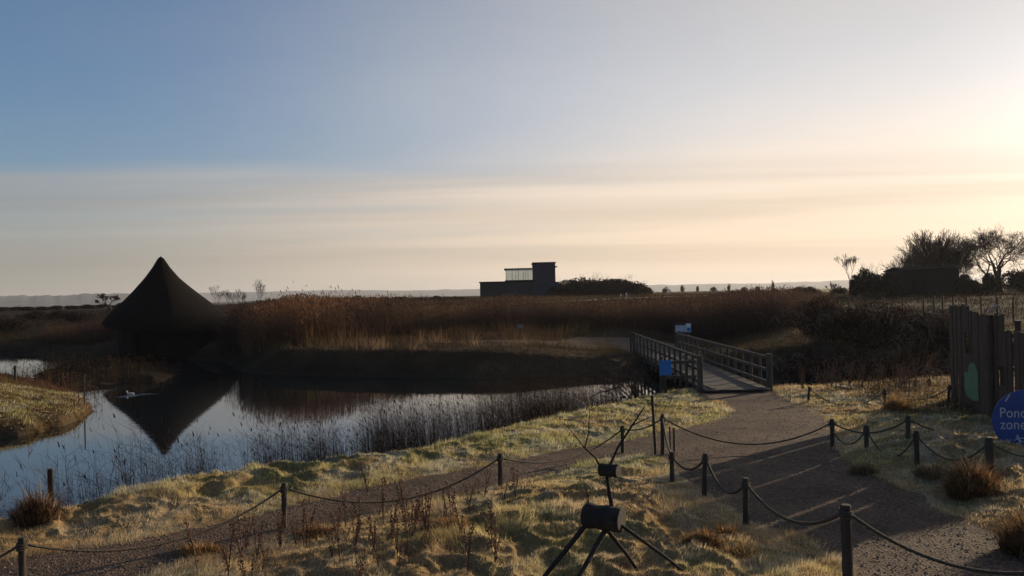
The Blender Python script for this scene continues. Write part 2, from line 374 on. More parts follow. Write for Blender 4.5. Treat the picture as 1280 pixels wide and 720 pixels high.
# ------------------------------------------------------------------ water
def watermat(name, sc, bs, colr=(.006, .009, .011)):
    m, nt, N, L = newmat(name)
    out = N.new('ShaderNodeOutputMaterial'); p = N.new('ShaderNodeBsdfPrincipled'); tc = N.new('ShaderNodeTexCoord'); mp = N.new('ShaderNodeMapping')
    mp.inputs['Scale'].default_value = (.55, 1.5, 1)
    n = N.new('ShaderNodeTexNoise'); n.inputs['Scale'].default_value = sc; n.inputs['Detail'].default_value = 3
    L.new(tc.outputs['Object'], mp.inputs[0]); L.new(mp.outputs[0], n.inputs['Vector'])
    b = N.new('ShaderNodeBump'); b.inputs['Strength'].default_value = bs; b.inputs['Distance'].default_value = .02
    L.new(n.outputs['Fac'], b.inputs['Height']); L.new(b.outputs['Normal'], p.inputs['Normal'])
    p.inputs['Base Color'].default_value = (*colr, 1); p.inputs['Roughness'].default_value = .03; p.inputs['IOR'].default_value = 3.2
    L.new(p.outputs[0], out.inputs[0]); return m
M_water = watermat('pond_water', 3.0, .045)
m = MB(); m.add([(-95, 8, WZ), (30, 8, WZ), (30, 62, WZ), (-95, 62, WZ)], [(0, 1, 2, 3)])
tag(m.build('pond_water', M_water), kind='structure')
m = MB(); m.add([(-4500, 330, -3.4), (-60, 330, -3.4), (-60, 5000, -3.4), (-4500, 5000, -3.4)], [(0, 1, 2, 3)])
tag(m.build('lough_water', watermat('lough_water', .05, .05, (.01, .014, .018))), kind='structure')
# ------------------------------------------------------------------ far hills (real ridges 2.6 to 5 km away)
ha = np.radians(np.linspace(-62, 62, 900)); U = np.tan(ha)*F+640
top = np.interp(U, [-400, 0, 60, 130, 200, 320, 400, 470, 520, 560, 640, 720, 830, 960, 1050, 1150, 1300, 1700], [11, 12.2, 11.4, 12.2, 11.5, 10.5, 11, 9.5, 8.0, 8.5, 7.5, 7, 8.5, 7.8, 9.5, 9, 8, 8])
kf = ss(-.45, -.36, np.tan(ha)); D = 2700*(1-kf)+4600*kf
Hh = (top/F*D+CAMZ)*np.sqrt(1+0*ha)
Hh = Hh+(fbm(ha*60, ha*0+2, 7, 5)-.5)*8+(fbm(ha*500, ha*0+5, 8, 3)-.5)*5*(1-kf)
rows = [(-.12, 0.0), (-.09, .35), (-.05, .72), (-.02, .93), (0, 1.0), (.05, .9), (.15, .5), (.25, -.1)]
HV = []
for a_, b_ in rows:
    r_ = D*(1+a_)/np.cos(ha)
    zz = -4+(Hh+4)*b_+(fbm(ha*90, ha*0+a_*40, 9)-.5)*6*(b_ > .1)*(b_ < .95)
    HV.append(np.stack([r_*np.sin(ha), r_*np.cos(ha), zz], -1))
HV = np.array(HV); nh = len(ha)
i_, j_ = np.meshgrid(np.arange(len(rows)-1), np.arange(nh-1), indexing='ij')
qh = np.stack([i_*nh+j_, i_*nh+j_+1, (i_+1)*nh+j_+1, (i_+1)*nh+j_], -1).reshape(-1, 4)
M_hill = mat('hill_land', (.09, .09, .07), (.04, .045, .035), .012, 1, 0)
tag(mesh_arrays('hills', HV.reshape(-1, 3), qh, M_hill, smooth=True), kind='structure')
# ------------------------------------------------------------------ air
def haze():
    m, nt, N, L = newmat('haze_air')
    out = N.new('ShaderNodeOutputMaterial'); v = N.new('ShaderNodeVolumePrincipled')
    v.inputs['Density'].default_value = 1.4e-4; v.inputs['Color'].default_value = (.8, .83, .9, 1); v.inputs['Anisotropy'].default_value = .3
    L.new(v.outputs[0], out.inputs['Volume'])
    b = MB(); b.box((0, 1500, 32), (16000, 16000, 100)); o = b.build('haze', m); tag(o, kind='stuff')
    return o
# ================================================================== VEGETATION
def blades(P, h, w_, lean, ldir, face=None):
    """one bent blade (two faces) per row of P: returns verts (5n,3), quads as tris (3n,3)"""
    n = len(P); a = rng.uniform(0, 2*np.pi, n) if face is None else face
    sx_, sy_ = np.cos(a)*w_*.5, np.sin(a)*w_*.5
    dx, dy = np.cos(ldir)*lean*h, np.sin(ldir)*lean*h
    v = np.zeros((n, 5, 3))
    v[:, 0] = P; v[:, 1] = P
    v[:, 0, 0] -= sx_; v[:, 0, 1] -= sy_; v[:, 1, 0] += sx_; v[:, 1, 1] += sy_
    mid = P+np.stack([dx*.3, dy*.3, h*.58], -1)
    v[:, 2] = mid; v[:, 3] = mid
    v[:, 2, 0] += sx_*.75; v[:, 2, 1] += sy_*.75; v[:, 3, 0] -= sx_*.75; v[:, 3, 1] -= sy_*.75
    v[:, 4] = P+np.stack([dx, dy, h*np.sqrt(np.maximum(.1, 1-np.minimum(lean, .95)**2*.8))], -1)
    b = np.arange(n)[:, None]*5
    f = np.stack([b+0, b+1, b+2, b+0, b+2, b+3, b+3, b+2, b+4], -1).reshape(-1, 3)
    return v.reshape(-1, 3), f
def tris(P, h, w_, lean, ldir):
    n = len(P); a = rng.uniform(0, 2*np.pi, n)
    v = np.zeros((n, 3, 3)); v[:, 0] = P; v[:, 1] = P
    v[:, 0, 0] -= np.cos(a)*w_*.5; v[:, 0, 1] -= np.sin(a)*w_*.5; v[:, 1, 0] += np.cos(a)*w_*.5; v[:, 1, 1] += np.sin(a)*w_*.5
    v[:, 2] = P+np.stack([np.cos(ldir)*lean*h, np.sin(ldir)*lean*h, h*np.sqrt(np.maximum(.1, 1-np.minimum(lean, .95)**2*.8))], -1)
    return v.reshape(-1, 3), np.arange(n*3).reshape(-1, 3)
def merge(parts):
    V_, F_, C_ = [], [], []; o = 0
    for v, f, c in parts: V_.append(v); F_.append(f+o); C_.append(c); o += len(v)
    return np.concatenate(V_), np.concatenate(F_), np.concatenate(C_)
def grid_h(x, y):
    """ground height read back from the polar grid, so that blades stand on the surface"""
    r = np.hypot(x, y); t = np.arctan2(x, y)
    fi = np.interp(r, rs, np.arange(nr)); fj = np.interp(t, ang, np.arange(na))
    i = np.clip(fi.astype(int), 0, nr-2); j = np.clip(fj.astype(int), 0, na-2); a = fi-i; b = fj-j
    return Z[i, j]*(1-a)*(1-b)+Z[i+1, j]*a*(1-b)+Z[i, j+1]*(1-a)*b+Z[i+1, j+1]*a*b
def grid_pd(x, y):
    r = np.hypot(x, y); t = np.arctan2(x, y)
    i = np.clip(np.interp(r, rs, np.arange(nr)).round().astype(int), 0, nr-1); j = np.clip(np.interp(t, ang, np.arange(na)).round().astype(int), 0, na-1)
    return pd[i, j]
def tone(n, x, y):
    """dead winter turf: straw and rust with green and frosted patches"""
    a = fbm(x*.8, y*.8, 91); b = fbm(x*2.2, y*2.2, 95); c = rng.uniform(.45, 1.4, n)[:, None]
    C = np.array([.68, .51, .28])*np.ones((n, 3))
    lw = 1.0*(y > 13.3+.25*x)*(x < 5.5); g = np.maximum(ss(.5, .7, a)*.5, lw*(.6+.4*ss(.35, .6, a)))
    C = C*(1-g[:, None])+np.array([.50, .47, .20])*g[:, None]
    ru = ss(.54, .68, fbm(x*1.1, y*1.1, 99))*.4
    C = C*(1-ru[:, None])+np.array([.20, .10, .05])*ru[:, None]
    fk = ss(.45, .68, b)*(.38+.2*(y > 13.5+.25*x))
    C = C*(1-fk[:, None])+np.array([.60, .57, .46])*fk[:, None]
    return C*c
def ground_grass():
    n = 1250000
    r = np.exp(rng.uniform(np.log(7.4), np.log(33), n)); t = rng.uniform(-.66, .62, n)
    x, y = r*np.sin(t), r*np.cos(t); p = grid_pd(x, y); z = grid_h(x, y)
    k = (p < -.02+rng.uniform(0, .2, n)*(rng.random(n) < .16)) & (z > WZ+.12) & (fbm(x*1.6, y*1.6, 77) > rng.uniform(.2, .55, n))
    x, y, z, r = x[k], y[k], z[k], r[k]; n = len(x)
    tl = ss(.45, .7, fbm(x*1.3, y*1.3, 78))
    h = rng.uniform(.03, .075, n)*(1+1.1*tl)*(1+.2*(r > 16)); wd = rng.uniform(.003, .006, n)*np.maximum(1, r/9)
    ld = fbm(x*.9, y*.9, 79)*12+rng.normal(0, 1.1, n); le = rng.uniform(.2, 1.5, n)
    v, f = tris(np.stack([x, y, z-.01], -1), h, wd, le, ld)
    o = mesh_arrays('grass', v, f, M_grass, np.repeat(tone(n, x, y), 3, 0)); tag(o, kind='stuff')
ground_grass()
def stand(name, n, xy, z, hh, wd, cfun, lean=.12, plume=.35, leaves=2, mat_=None, leafw=2.0, wind=2.9):
    """a stand of reed stems with hanging leaves and feathery heads; xy (n,2)"""
    x, y = xy[:, 0], xy[:, 1]; n = len(x); P = np.stack([x, y, z-.05], -1)
    ld = wind+rng.normal(0, .9, n); le = np.abs(rng.normal(0, lean, n)); parts = []
    c = cfun(x, y, n)
    v, f = tris(P, hh, wd, le, ld); parts.append((v, f, np.repeat(c*.8, 3, 0)))
    tip = P+np.stack([np.cos(ld)*le*hh, np.sin(ld)*le*hh, hh*np.sqrt(np.maximum(.1, 1-np.minimum(le, .95)**2*.8))], -1)
    for k in range(leaves):
        s_ = rng.uniform(.25, .85, n)[:, None]
        q = P*(1-s_)+tip*s_
        v, f = tris(q, hh*rng.uniform(.12, .28, n), wd*leafw, rng.uniform(.5, 2.2, n), ld+rng.normal(0, .9, n))
        parts.append((v, f, np.repeat(c*rng.uniform(.8, 1.25, n)[:, None], 3, 0)))
    m_ = rng.random(n) < plume
    if m_.any():
        q = tip[m_]-np.array([0, 0, .06]); nn = len(q)
        v, f = blades(q, rng.uniform(.10, .2, nn)*np.maximum(.6, hh[m_]/2), wd[m_]*3.2, rng.uniform(.2, .9, nn), ld[m_])
        parts.append((v, f, np.repeat(c[m_]*.75, 5, 0)))
    return merge(parts)
def reedbed():
    n = 120000
    y = 43.2+(rng.random(n)**1.15)*27; s = rng.uniform(-.66, .405, n); x = s*y
    front = 44.2+10.0*ss(-12, -4, x)-10*ss(8.5, 11.5, x)+1.2*np.sin(x*.35)+1.4*(fbm(x*.2, y*0, 12)-.5)*2
    # the stand comes down to the water's edge to the right of the hut
    yl = y-3.0*ss(-5, -10, x)*ss(-18.5, -16, x)
    y = np.where(rng.random(n) < .6, yl, y); front = front-3.4*ss(-5, -10, x)*ss(-18.5, -16, x)
    sd_ = -sdf(x, y, POND); pf = sdf(x, y, FPATH)
    hutd = np.hypot(x+22.4, y-52.3)
    k = (y > front-.3) & (sd_ > .8) & (pf < -.5) & (hutd > 6.2) & (fbm(x*.33, y*.33, 14) > rng.uniform(.12, .42, n))
    k &= (rng.random(n) > ss(.33, .40, x/y)*.9); hh_e = 1; k &= ((x > -21) | (y > 56)) & (x/y > -.56+.03*np.sin(y*.8))
    x, y = x[k], y[k]; n = len(x); z = hgt(x, y, False)
    hh = rng.uniform(1.5, 2.15, n)*(.78+.42*fbm(x*.25, y*.25, 15))*(1+.13*ss(-8, -11, x))*(1-.22*ss(13, 18, x))*(1-.12*ss(-8, -3, x))*(.90+.2*fbm(x*1.1, y*.6, 19))
    hh = hh*(1-.25*ss(-17.5, -21, x))*(1-.25*ss(-25, -30, x))
    hh = hh*(1-.35*ss(.33, .40, x/y)); tall = rng.random(n) < .0045*(1+2*(x < -9)); hh = np.where(tall & (y < 60), hh*1.32, hh)
    def c(x, y, n):
        b = np.array([.066, .042, .036])*np.ones((n, 3)); o = ss(-9, -11, x)*ss(-17, -13.5, x)
        b = b*(1-.8*o[:, None])+np.array([.20, .105, .060])*.8*o[:, None]
        w_ = ss(.45, .7, fbm(x*.22, y*.3, 18)); b = b*(1-.4*w_[:, None])+np.array([.15, .095, .05])*.5*w_[:, None]
        return b*rng.uniform(.55, 1.3, n)[:, None]
    v, f, cc = stand('reeds', n, np.stack([x, y], -1), z, hh, rng.uniform(.012, .022, n), c, lean=.1, plume=.5)
    tag(mesh_arrays('reedbed', v, f, M_reed, cc), kind='stuff')
reedbed()
SH = [tuple(G(u, v_, WZ)[:2]) for u, v_ in [(-160, 730), (0, 675), (60, 662), (150, 640), (220, 626), (300, 607), (430, 591), (520, 576), (600, 556), (680, 537), (740, 523), (800, 506)]]
def shore_reeds():
    pts = np.array(SH); seg = np.hypot(*np.diff(pts, axis=0).T); cum = np.concatenate([[0], np.cumsum(seg)])
    X_, Y_, H_, D_ = [], [], [], []
    n = 26000
    s = rng.uniform(0, cum[-1], n); x = np.interp(s, cum, pts[:, 0]); y = np.interp(s, cum, pts[:, 1])
    u = 640+F*x/y
    dens = np.interp(u, [-100, 30, 60, 140, 200, 260, 330, 420, 500, 560, 600, 700, 800], [.10, .12, .2, .16, .14, .3, .30, .36, .5, .8, 1, .8, .35])
    cl = fbm(x*1.6, y*1.6, 111); dens = dens*np.interp(u, [0, 480, 560, 800], [1.1, 1.0, .62, .62])*ss(.32, .56, cl+.10*(u > 540))
    wdt = np.interp(u, [0, 300, 480, 560, 800], [.7, .8, 1.2, 2.1, 1.9])
    off = rng.uniform(-.35, 1, n)*wdt
    tx, ty = np.gradient(pts[:, 0]), np.gradient(pts[:, 1]); L_ = np.hypot(tx, ty)
    nx = -np.interp(s, cum, ty/L_); ny = np.interp(s, cum, tx/L_)
    x = x+nx*off; y = y+ny*off
    hh = rng.uniform(.4, 1.15, n)*np.interp(u, [0, 200, 420, 560, 700, 800], [1.2, 1.35, 1.05, 1.25, 1.35, 1.0])*(.6+.75*cl)
    k = rng.random(n) < dens
    x, y, hh = x[k], y[k], hh[k]; n = len(x)
    z = np.maximum(hgt(x, y, False), WZ-.25); hh = hh+np.maximum(0, WZ-z)
    def c(x, y, n): return np.array([.055, .036, .027])*rng.uniform(.4, 1.4, n)[:, None]
    v, f, cc = stand('r', n, np.stack([x, y], -1), z, hh, rng.uniform(.005, .0095, n), c, lean=.16, plume=.10, leaves=3, leafw=1.2)
    # matted dead growth at the foot of the stems
    m_ = 60000; s = rng.uniform(0, cum[-1], m_); x = np.interp(s, cum, pts[:, 0]); y = np.interp(s, cum, pts[:, 1])
    o_ = rng.normal(-.1, .28, m_); nx = -np.interp(s, cum, ty/L_); ny = np.interp(s, cum, tx/L_); x = x+nx*o_; y = y+ny*o_
    kk = fbm(x*1.5, y*1.5, 120) > rng.uniform(.25, .6, m_); x, y = x[kk], y[kk]; m_ = len(x)
    v2, f2 = tris(np.stack([x, y, np.maximum(hgt(x, y, False), WZ)-.02], -1), rng.uniform(.06, .24, m_), rng.uniform(.008, .014, m_), rng.uniform(.3, 1.6, m_), rng.uniform(0, 6.3, m_))
    c2 = np.repeat(np.array([.09, .052, .03])*rng.uniform(.4, 1.4, m_)[:, None], 3, 0)
    v, f, cc = merge([(v, f, cc), (v2, f2, c2)])
    tag(mesh_arrays('shore_reeds', v, f, M_reeddark, cc), kind='stuff')
shore_reeds()
def islet_reeds():
    n = 9000; xy = []
    lo = np.min(ISL1+ISL2, 0); hi = np.max(ISL1+ISL2, 0)
    x = rng.uniform(max(lo[0], -40), hi[0]+1, n*6); y = rng.uniform(lo[1], hi[1]+1, n*6)
    a = sdf(x, y, ISL2); b = sdf(x, y, ISL1)
    k = ((a > -.6) & (rng.random(len(x)) < .30)) | ((np.abs(b) < .45) & (rng.random(len(x)) < .10)) | ((b > -1) & (b < 1.2) & (y > 29) & (rng.random(len(x)) < .2))
    k &= fbm(x*.7, y*.7, 151) > rng.uniform(.3, .6, len(x)); x, y = x[k], y[k]; n = len(x)
    z = np.maximum(hgt(x, y, False), WZ-.1); hh = rng.uniform(.3, 1.0, n)*(.5+fbm(x*.5, y*.5, 152))
    v, f, cc = stand('r', n, np.stack([x, y], -1), z, hh, rng.uniform(.008, .014, n), lambda x, y, n: np.array([.10, .06, .035])*rng.uniform(.4, 1.5, n)[:, None], lean=.25, plume=.2, leaves=2)
    tag(mesh_arrays('islet_sedge', v, f, M_reed, cc), kind='stuff')
islet_reeds()
def rough_cover():
    """sedge and dead grass on the far banks, the islands and the marsh"""
    parts = []
    n = 300000
    r = np.exp(rng.uniform(np.log(21), np.log(125), n)); t = rng.uniform(-.62, .62, n); x, y = r*np.sin(t), r*np.cos(t)
    z = grid_h(x, y); p = grid_pd(x, y)
    k = (z > WZ+.04) & (p < -.05) & ((y > 33) | (x < -9) | (x > 9.5)) & (fbm(x*.4, y*.4, 131) > rng.uniform(.2, .6, n))
    x, y, z, r = x[k], y[k], z[k], r[k]; n = len(x)
    i1 = sdf(x, y, ISL1) > -.3; i2 = sdf(x, y, ISL2) > -.5
    h = rng.uniform(.10, .34, n)*np.maximum(1, r/60)*(.6+.8*fbm(x*.5, y*.5, 133)); h = h*(1+2.4*ss(36.5, 38, y)*(1-ss(54, 58, y))*(x < 5)*(x > -18)*ss(.42, .6, fbm(x*.9, y*.6, 139))); h = np.where(i1, rng.uniform(.08, .26, n), h); h = np.where(i2, rng.uniform(.1, .5, n), h)
    C = np.array([.055, .036, .022])*np.ones((n, 3))
    gr = ss(.45, .6, fbm(x*.15, y*.15, 135)); C = C*(1-.6*gr[:, None])+np.array([.07, .06, .026])*.6*gr[:, None]
    bk = (ss(.3, 1.1, z)*0+ss(3.2, .4, -sdf(x, y, POND)))*(y > 33); C = C*(1-.75*bk[:, None])+np.array([.016, .020, .015])*.75*bk[:, None]
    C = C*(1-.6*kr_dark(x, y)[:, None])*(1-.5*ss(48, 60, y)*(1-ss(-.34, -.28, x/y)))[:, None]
    hi = i1*ss(-.05, .3, z)
    C = C*(1-hi[:, None])+(np.array([.13, .088, .035])*(.5+fbm(x*.8, y*.8, 137))[:, None])*hi[:, None]
    lo = i1*(1-ss(-.1, .15, z)); C = C*(1-lo[:, None])+np.array([.13, .065, .035])*lo[:, None]
    rim = (y > 36)*(y < 43)*(x > -12)*ss(.5, .62, z)*ss(.55, .62, fbm(x*1.1, y*1.1, 138)); C = C*(1-rim[:, None])+np.array([.19, .13, .08])*rim[:, None]
    C = C*rng.uniform(.6, 1.35, n)[:, None]
    v, f = tris(np.stack([x, y, z-.02], -1), h, rng.uniform(.008, .014, n)*np.maximum(1, r/22), rng.uniform(.1, 1.0, n), rng.uniform(0, 6.3, n))
    tag(mesh_arrays('marsh_grass', v, f, M_grass, np.repeat(C, 3, 0)), kind='stuff')
rough_cover()
# ------------------------------------------------------------------ shrubs and trees
def rodrigues(v, ax, a): return Matrix.Rotation(a, 3, ax) @ v
def branching(b0, d0, r0_, L0, depth, spread, up_, mb_t, mb_c, rmin, kids=(2, 3), shrink=.74, thick=2, wob=.18, sides=None):
    stack = [(Vector(b0), Vector(d0).normalized(), r0_, L0, 0)]; tips = []
    while stack:
        p, d, r, L_, k = stack.pop()
        ns = 3; pts = [p]; dd = d.copy(); rad = [r]
        for i in range(ns):
            dd = (dd+Vector((random.uniform(-wob, wob), random.uniform(-wob, wob), random.uniform(-wob, wob)+up_))).normalized()
            p = p+dd*L_/ns; pts.append(p); rad.append(max(rmin, r*(1-.35*(i+1)/ns)))
        (mb_t if k < thick else mb_c).tube(pts, rad, 7 if k == 0 else (5 if k < 2 else 3), cap=False)
        if k < depth:
            nk = random.randint(*kids)
            for i in range(nk):
                a = random.uniform(.35, 1)*spread*(1 if nk > 1 else .4); ax = dd.orthogonal().normalized(); ax = rodrigues(ax, dd, random.uniform(0, 6.28))
                nd = rodrigues(dd, ax, a)
                stack.append((p if i < 2 else pts[-2], nd, max(rmin, rad[-1]*(.85 if i == 0 else .68)), L_*random.uniform(shrink-.1, shrink+.08), k+1))
        else: tips.append((p, dd))
    return tips
def bare_tree(name, b, h, label, group=None, spread=.62, depth=6, lean=(0, 0), r=None, cat='tree', rmin=.014, kids=(2, 3), up_=.05, trunk=.30, shrink=.76):
    root = empty(name, b, label, cat, group); T, Cc = MB(), MB(); r = r or h*.03
    branching((0, 0, -.1), (lean[0], lean[1], 1), r, h*trunk, depth, spread, up_, T, Cc, rmin, kids, shrink, thick=3)
    zmax = max(p[2] for p in Cc.v); k = h/zmax
    for m_ in (T, Cc): m_.v = [(p[0]*k, p[1]*k, p[2]*k) for p in m_.v]
    T.build('trunk', M_bark, root); Cc.build('crown', M_twig, root)
    return root
def leafy(n, cx, cy, rx, ry, z0, h, leaf, colr, lump=1.0, seed=0, top=.5):
    """leaf faces in an uneven mass of clumps"""
    k = max(5, int(7*lump)); cl = []
    for i in range(k):
        a = rng.uniform(0, 6.28); q = rng.uniform(0, .62)
        cl.append((cx+math.cos(a)*q*rx, cy+math.sin(a)*q*ry, rng.uniform(.30, .72)*h*(1-q*.55), rng.uniform(.3, .5)))
    ci = rng.integers(0, k, n); cl = np.array(cl)[ci]
    d = rng.normal(0, 1, (n, 3)); d /= np.linalg.norm(d, axis=1)[:, None]; d *= (rng.uniform(.35, 1, n)**.5)[:, None]
    P = np.stack([cl[:, 0]+d[:, 0]*rx*cl[:, 3]*1.15, cl[:, 1]+d[:, 1]*ry*cl[:, 3]*1.15, z0+cl[:, 2]+d[:, 2]*h*.32], -1)
    kk = P[:, 2] > z0-.05; P = P[kk]; n = len(P)
    C = np.array(colr)*rng.uniform(.45, 1.35, n)[:, None]
    e1 = rng.normal(0, 1, (n, 3)); e1 /= np.linalg.norm(e1, axis=1)[:, None]; e2 = np.cross(e1, rng.normal(0, 1, (n, 3))); e2 /= np.linalg.norm(e2, axis=1)[:, None]
    s = leaf*rng.uniform(.6, 1.4, n)[:, None]
    v = np.stack([P-e1*s, P+e2*s*.45, P+e1*s, P-e2*s*.45], 1).reshape(-1, 3)
    return v, np.arange(n*4).reshape(-1, 4), np.repeat(C, 4, 0)
def shrub(name, b, rx, ry, h, label, n=5000, leaf=.05, colr=(.05, .05, .028), group=None, cat='shrub', twigs=26, tl=1.0, lump=1.0):
    root = empty(name, b, label, cat, group)
    v, f, c = leafy(n, 0, 0, rx, ry, 0, h, leaf, colr, lump)
    mesh_arrays('foliage', v, f, M_leafdark, c, root)
    T = MB()
    for i in range(twigs):
        a = random.uniform(0, 6.28); q = random.uniform(.2, .9); z = random.uniform(.8, 1.12)*h*tl
        p1 = Vector((math.cos(a)*rx*q, math.sin(a)*ry*q, z*(1-.35*q*q)))
        p0 = Vector((p1.x*.3, p1.y*.3, -.05)); pm_ = (p0+p1)/2+Vector((random.uniform(-.1, .1), random.uniform(-.1, .1), h*.12))
        T.tube([p0, pm_, p1], [.02+h*.004, .013, .006], 4, cap=False)
        for _ in range(3):
            t = random.uniform(.4, .95); q0 = pm_.lerp(p1, t); T.tube([q0, q0+Vector((random.uniform(-.25, .25)*rx, random.uniform(-.25, .25)*ry, random.uniform(.05, .2)*h))], [.008, .004], 3, cap=False)
    T.build('stem', M_twig, root)
    return root
def bramble(b, rx, ry, h, label, n=5200, colr=(.035, .021, .015), frosty=.12):
    root = shrub('bramble_bush', b, rx, ry, h, label, n, .055, colr, 'scrub on the bank right of the footbridge', 'bush', 30, 1.05, 1.5)
    # pale frosted canes arching out of the mass
    T = MB()
    for i in range(int(26*rx)):
        a = random.uniform(0, 6.28); q = random.uniform(.3, .95); s = Vector((math.cos(a)*q*rx, math.sin(a)*q*ry, h*random.uniform(.35, .8)*(1-.4*q)))
        d = Vector((math.cos(a+random.uniform(-1, 1)), math.sin(a+random.uniform(-1, 1)), 0))*random.uniform(.25, .6)
        T.tube([s, s+d*.5+Vector((0, 0, .28)), s+d+Vector((0, 0, .26)), s+d*1.4+Vector((0, 0, .02))], [.011, .010, .008, .005], 3, cap=False)
    tag(T.build('cane', M_cane, root), kind='stuff')
def multi_stem(name, b, h, wd, label, group, n=9, depth=5, rmin=.011):
    root = empty(name, b, label, 'tree', group); T, Cc = MB(), MB()
    for i in range(n):
        a = 6.28*i/n+random.uniform(-.3, .3); q = random.uniform(.15, 1)
        branching((math.cos(a)*.2, math.sin(a)*.2, -.1), (math.cos(a)*q*wd, math.sin(a)*q*wd*.6, 1), .09, 1.0, depth, .62, .07, T, Cc, rmin, (2, 4), .84, thick=2)
    k = h/max(p[2] for p in Cc.v); kw = k
    for m_ in (T, Cc): m_.v = [(p[0]*kw, p[1]*kw, p[2]*k) for p in m_.v]
    T.build('trunk', M_bark, root); Cc.build('crown', M_twig, root)
M_cane = mat('frosted_cane', (.19, .15, .115), (.09, .065, .05), 30, .9, .1)
M_rust = (.17, .085, .045)
# right-hand scrub (world positions from the lie of the land)
def pebbles():
    n = 26000; r = np.exp(rng.uniform(np.log(7.4), np.log(26), n)); t = rng.uniform(-.62, .6, n); x, y = r*np.sin(t), r*np.cos(t)
    k = grid_pd(x, y) > rng.uniform(-.1, .25, n); x, y, r = x[k], y[k], r[k]; n = len(x); z = grid_h(x, y); s = rng.uniform(.006, .017, n)*(1+.5*(rng.random(n) < .05))
    D = np.array([(1, 0, -.3), (-.5, .87, -.3), (-.5, -.87, -.3), (.1, .1, .75)]); a = rng.uniform(0, 6.3, n); ca, sa = np.cos(a), np.sin(a)
    v = np.stack([np.stack([x+s*(d[0]*ca-d[1]*sa)*1.3, y+s*(d[0]*sa+d[1]*ca), z+s*(d[2]+.25)], -1) for d in D], 1).reshape(-1, 3)
    b = np.arange(n)[:, None]*4; f = np.stack([b+0, b+1, b+3, b+1, b+2, b+3, b+2, b+0, b+3], -1).reshape(-1, 3)
    C = np.array([.16, .12, .09])*rng.uniform(.4, 1.9, n)[:, None]
    tag(mesh_arrays('loose_gravel', v, f, M_peb, np.repeat(C, 4, 0)), kind='stuff')
M_peb = mat('pebble', (1.1, 1.05, 1), (.7, .7, .7), 60, .8, .1, attr=True)
pebbles()
BR = [((1020, 470), 1.9, 1.5, 1.75, 'bramble bush nearest the right rail of the footbridge'),
      ((1058, 452), 2.4, 1.8, 2.0, 'wide dark bramble bush behind the rusty weeds'),
      ((1102, 462), 2.3, 1.5, 1.95, 'bramble bush with pale frosted canes in the middle of the scrub'),
      ((1142, 455), 2.2, 1.6, 2.1, 'bramble bush between the frosted one and the palisade'),
      ((1172, 470), 1.7, 1.3, 1.6, 'bramble bush against the far end of the plank palisade'),
      ((1030, 432), 2.8, 2.0, 2.2, 'low bramble mass at the right end of the reedbed'),
      ((1090, 428), 3.0, 2.0, 2.0, 'rounded bramble mass below the wire fence posts'),
      ((1150, 424), 2.6, 1.8, 1.5, 'bramble mass directly under the row of fence posts')]
for (uv, rx, ry, h, lab) in BR: bramble(base(*uv), rx, ry, h, lab, int(2600*rx))
# leafless shrub leaning over the water beside the bridge
b = base(800, 500); root = empty('waterside_shrub', b, 'leafless shrub with arching branches leaning over the pond beside the footbridge', 'shrub')
T, Cc = MB(), MB()
for i in range(15):
    a = random.uniform(1.6, 5.0); branching((random.uniform(-.6, .3), random.uniform(-.2, .5), -.1), (math.cos(a)*.7, math.sin(a)*.5, 1), .022, random.uniform(.35, .55), 4, .6, .02, T, Cc, .006, (1, 3), .8, thick=1)
for k, (dx, dz, z2) in enumerate([(-2.0, .75, .25), (-1.5, .45, .12), (-1.9, .30, .05), (-1.2, .95, .6)]):
    T.tube([(0, 0, .1), (dx*.35, -.1, dz), (dx*.7, -.15, dz*.8), (dx, -.2, z2)], [.03, .024, .016, .008], 5)
    for q_ in range(5):
        t = random.uniform(.3, 1); p = Vector((dx*t, -.12, dz*(1-.5*t))); T.tube([p, p+Vector((random.uniform(-.2, .2), 0, random.uniform(-.5, .1)))], [.009, .004], 3)
T.build('branch', M_bark, root); Cc.build('twig', M_twig, root)
shrub('rusty_shrub', base(776, 497)+Vector((.3, 1.2, 0)), .9, .7, 1.15, 'rust brown brambly shrub between the pond edge and the left rail', 2600, .05, (.085, .045, .03), None, 'shrub', 30)
shrub('dark_shrub', base(815, 492)+Vector((0, .6, 0)), .55, .8, .9, 'small dark shrub below the blue notice at the bridge end', 1800, .05, (.035, .03, .024), None, 'shrub', 18)

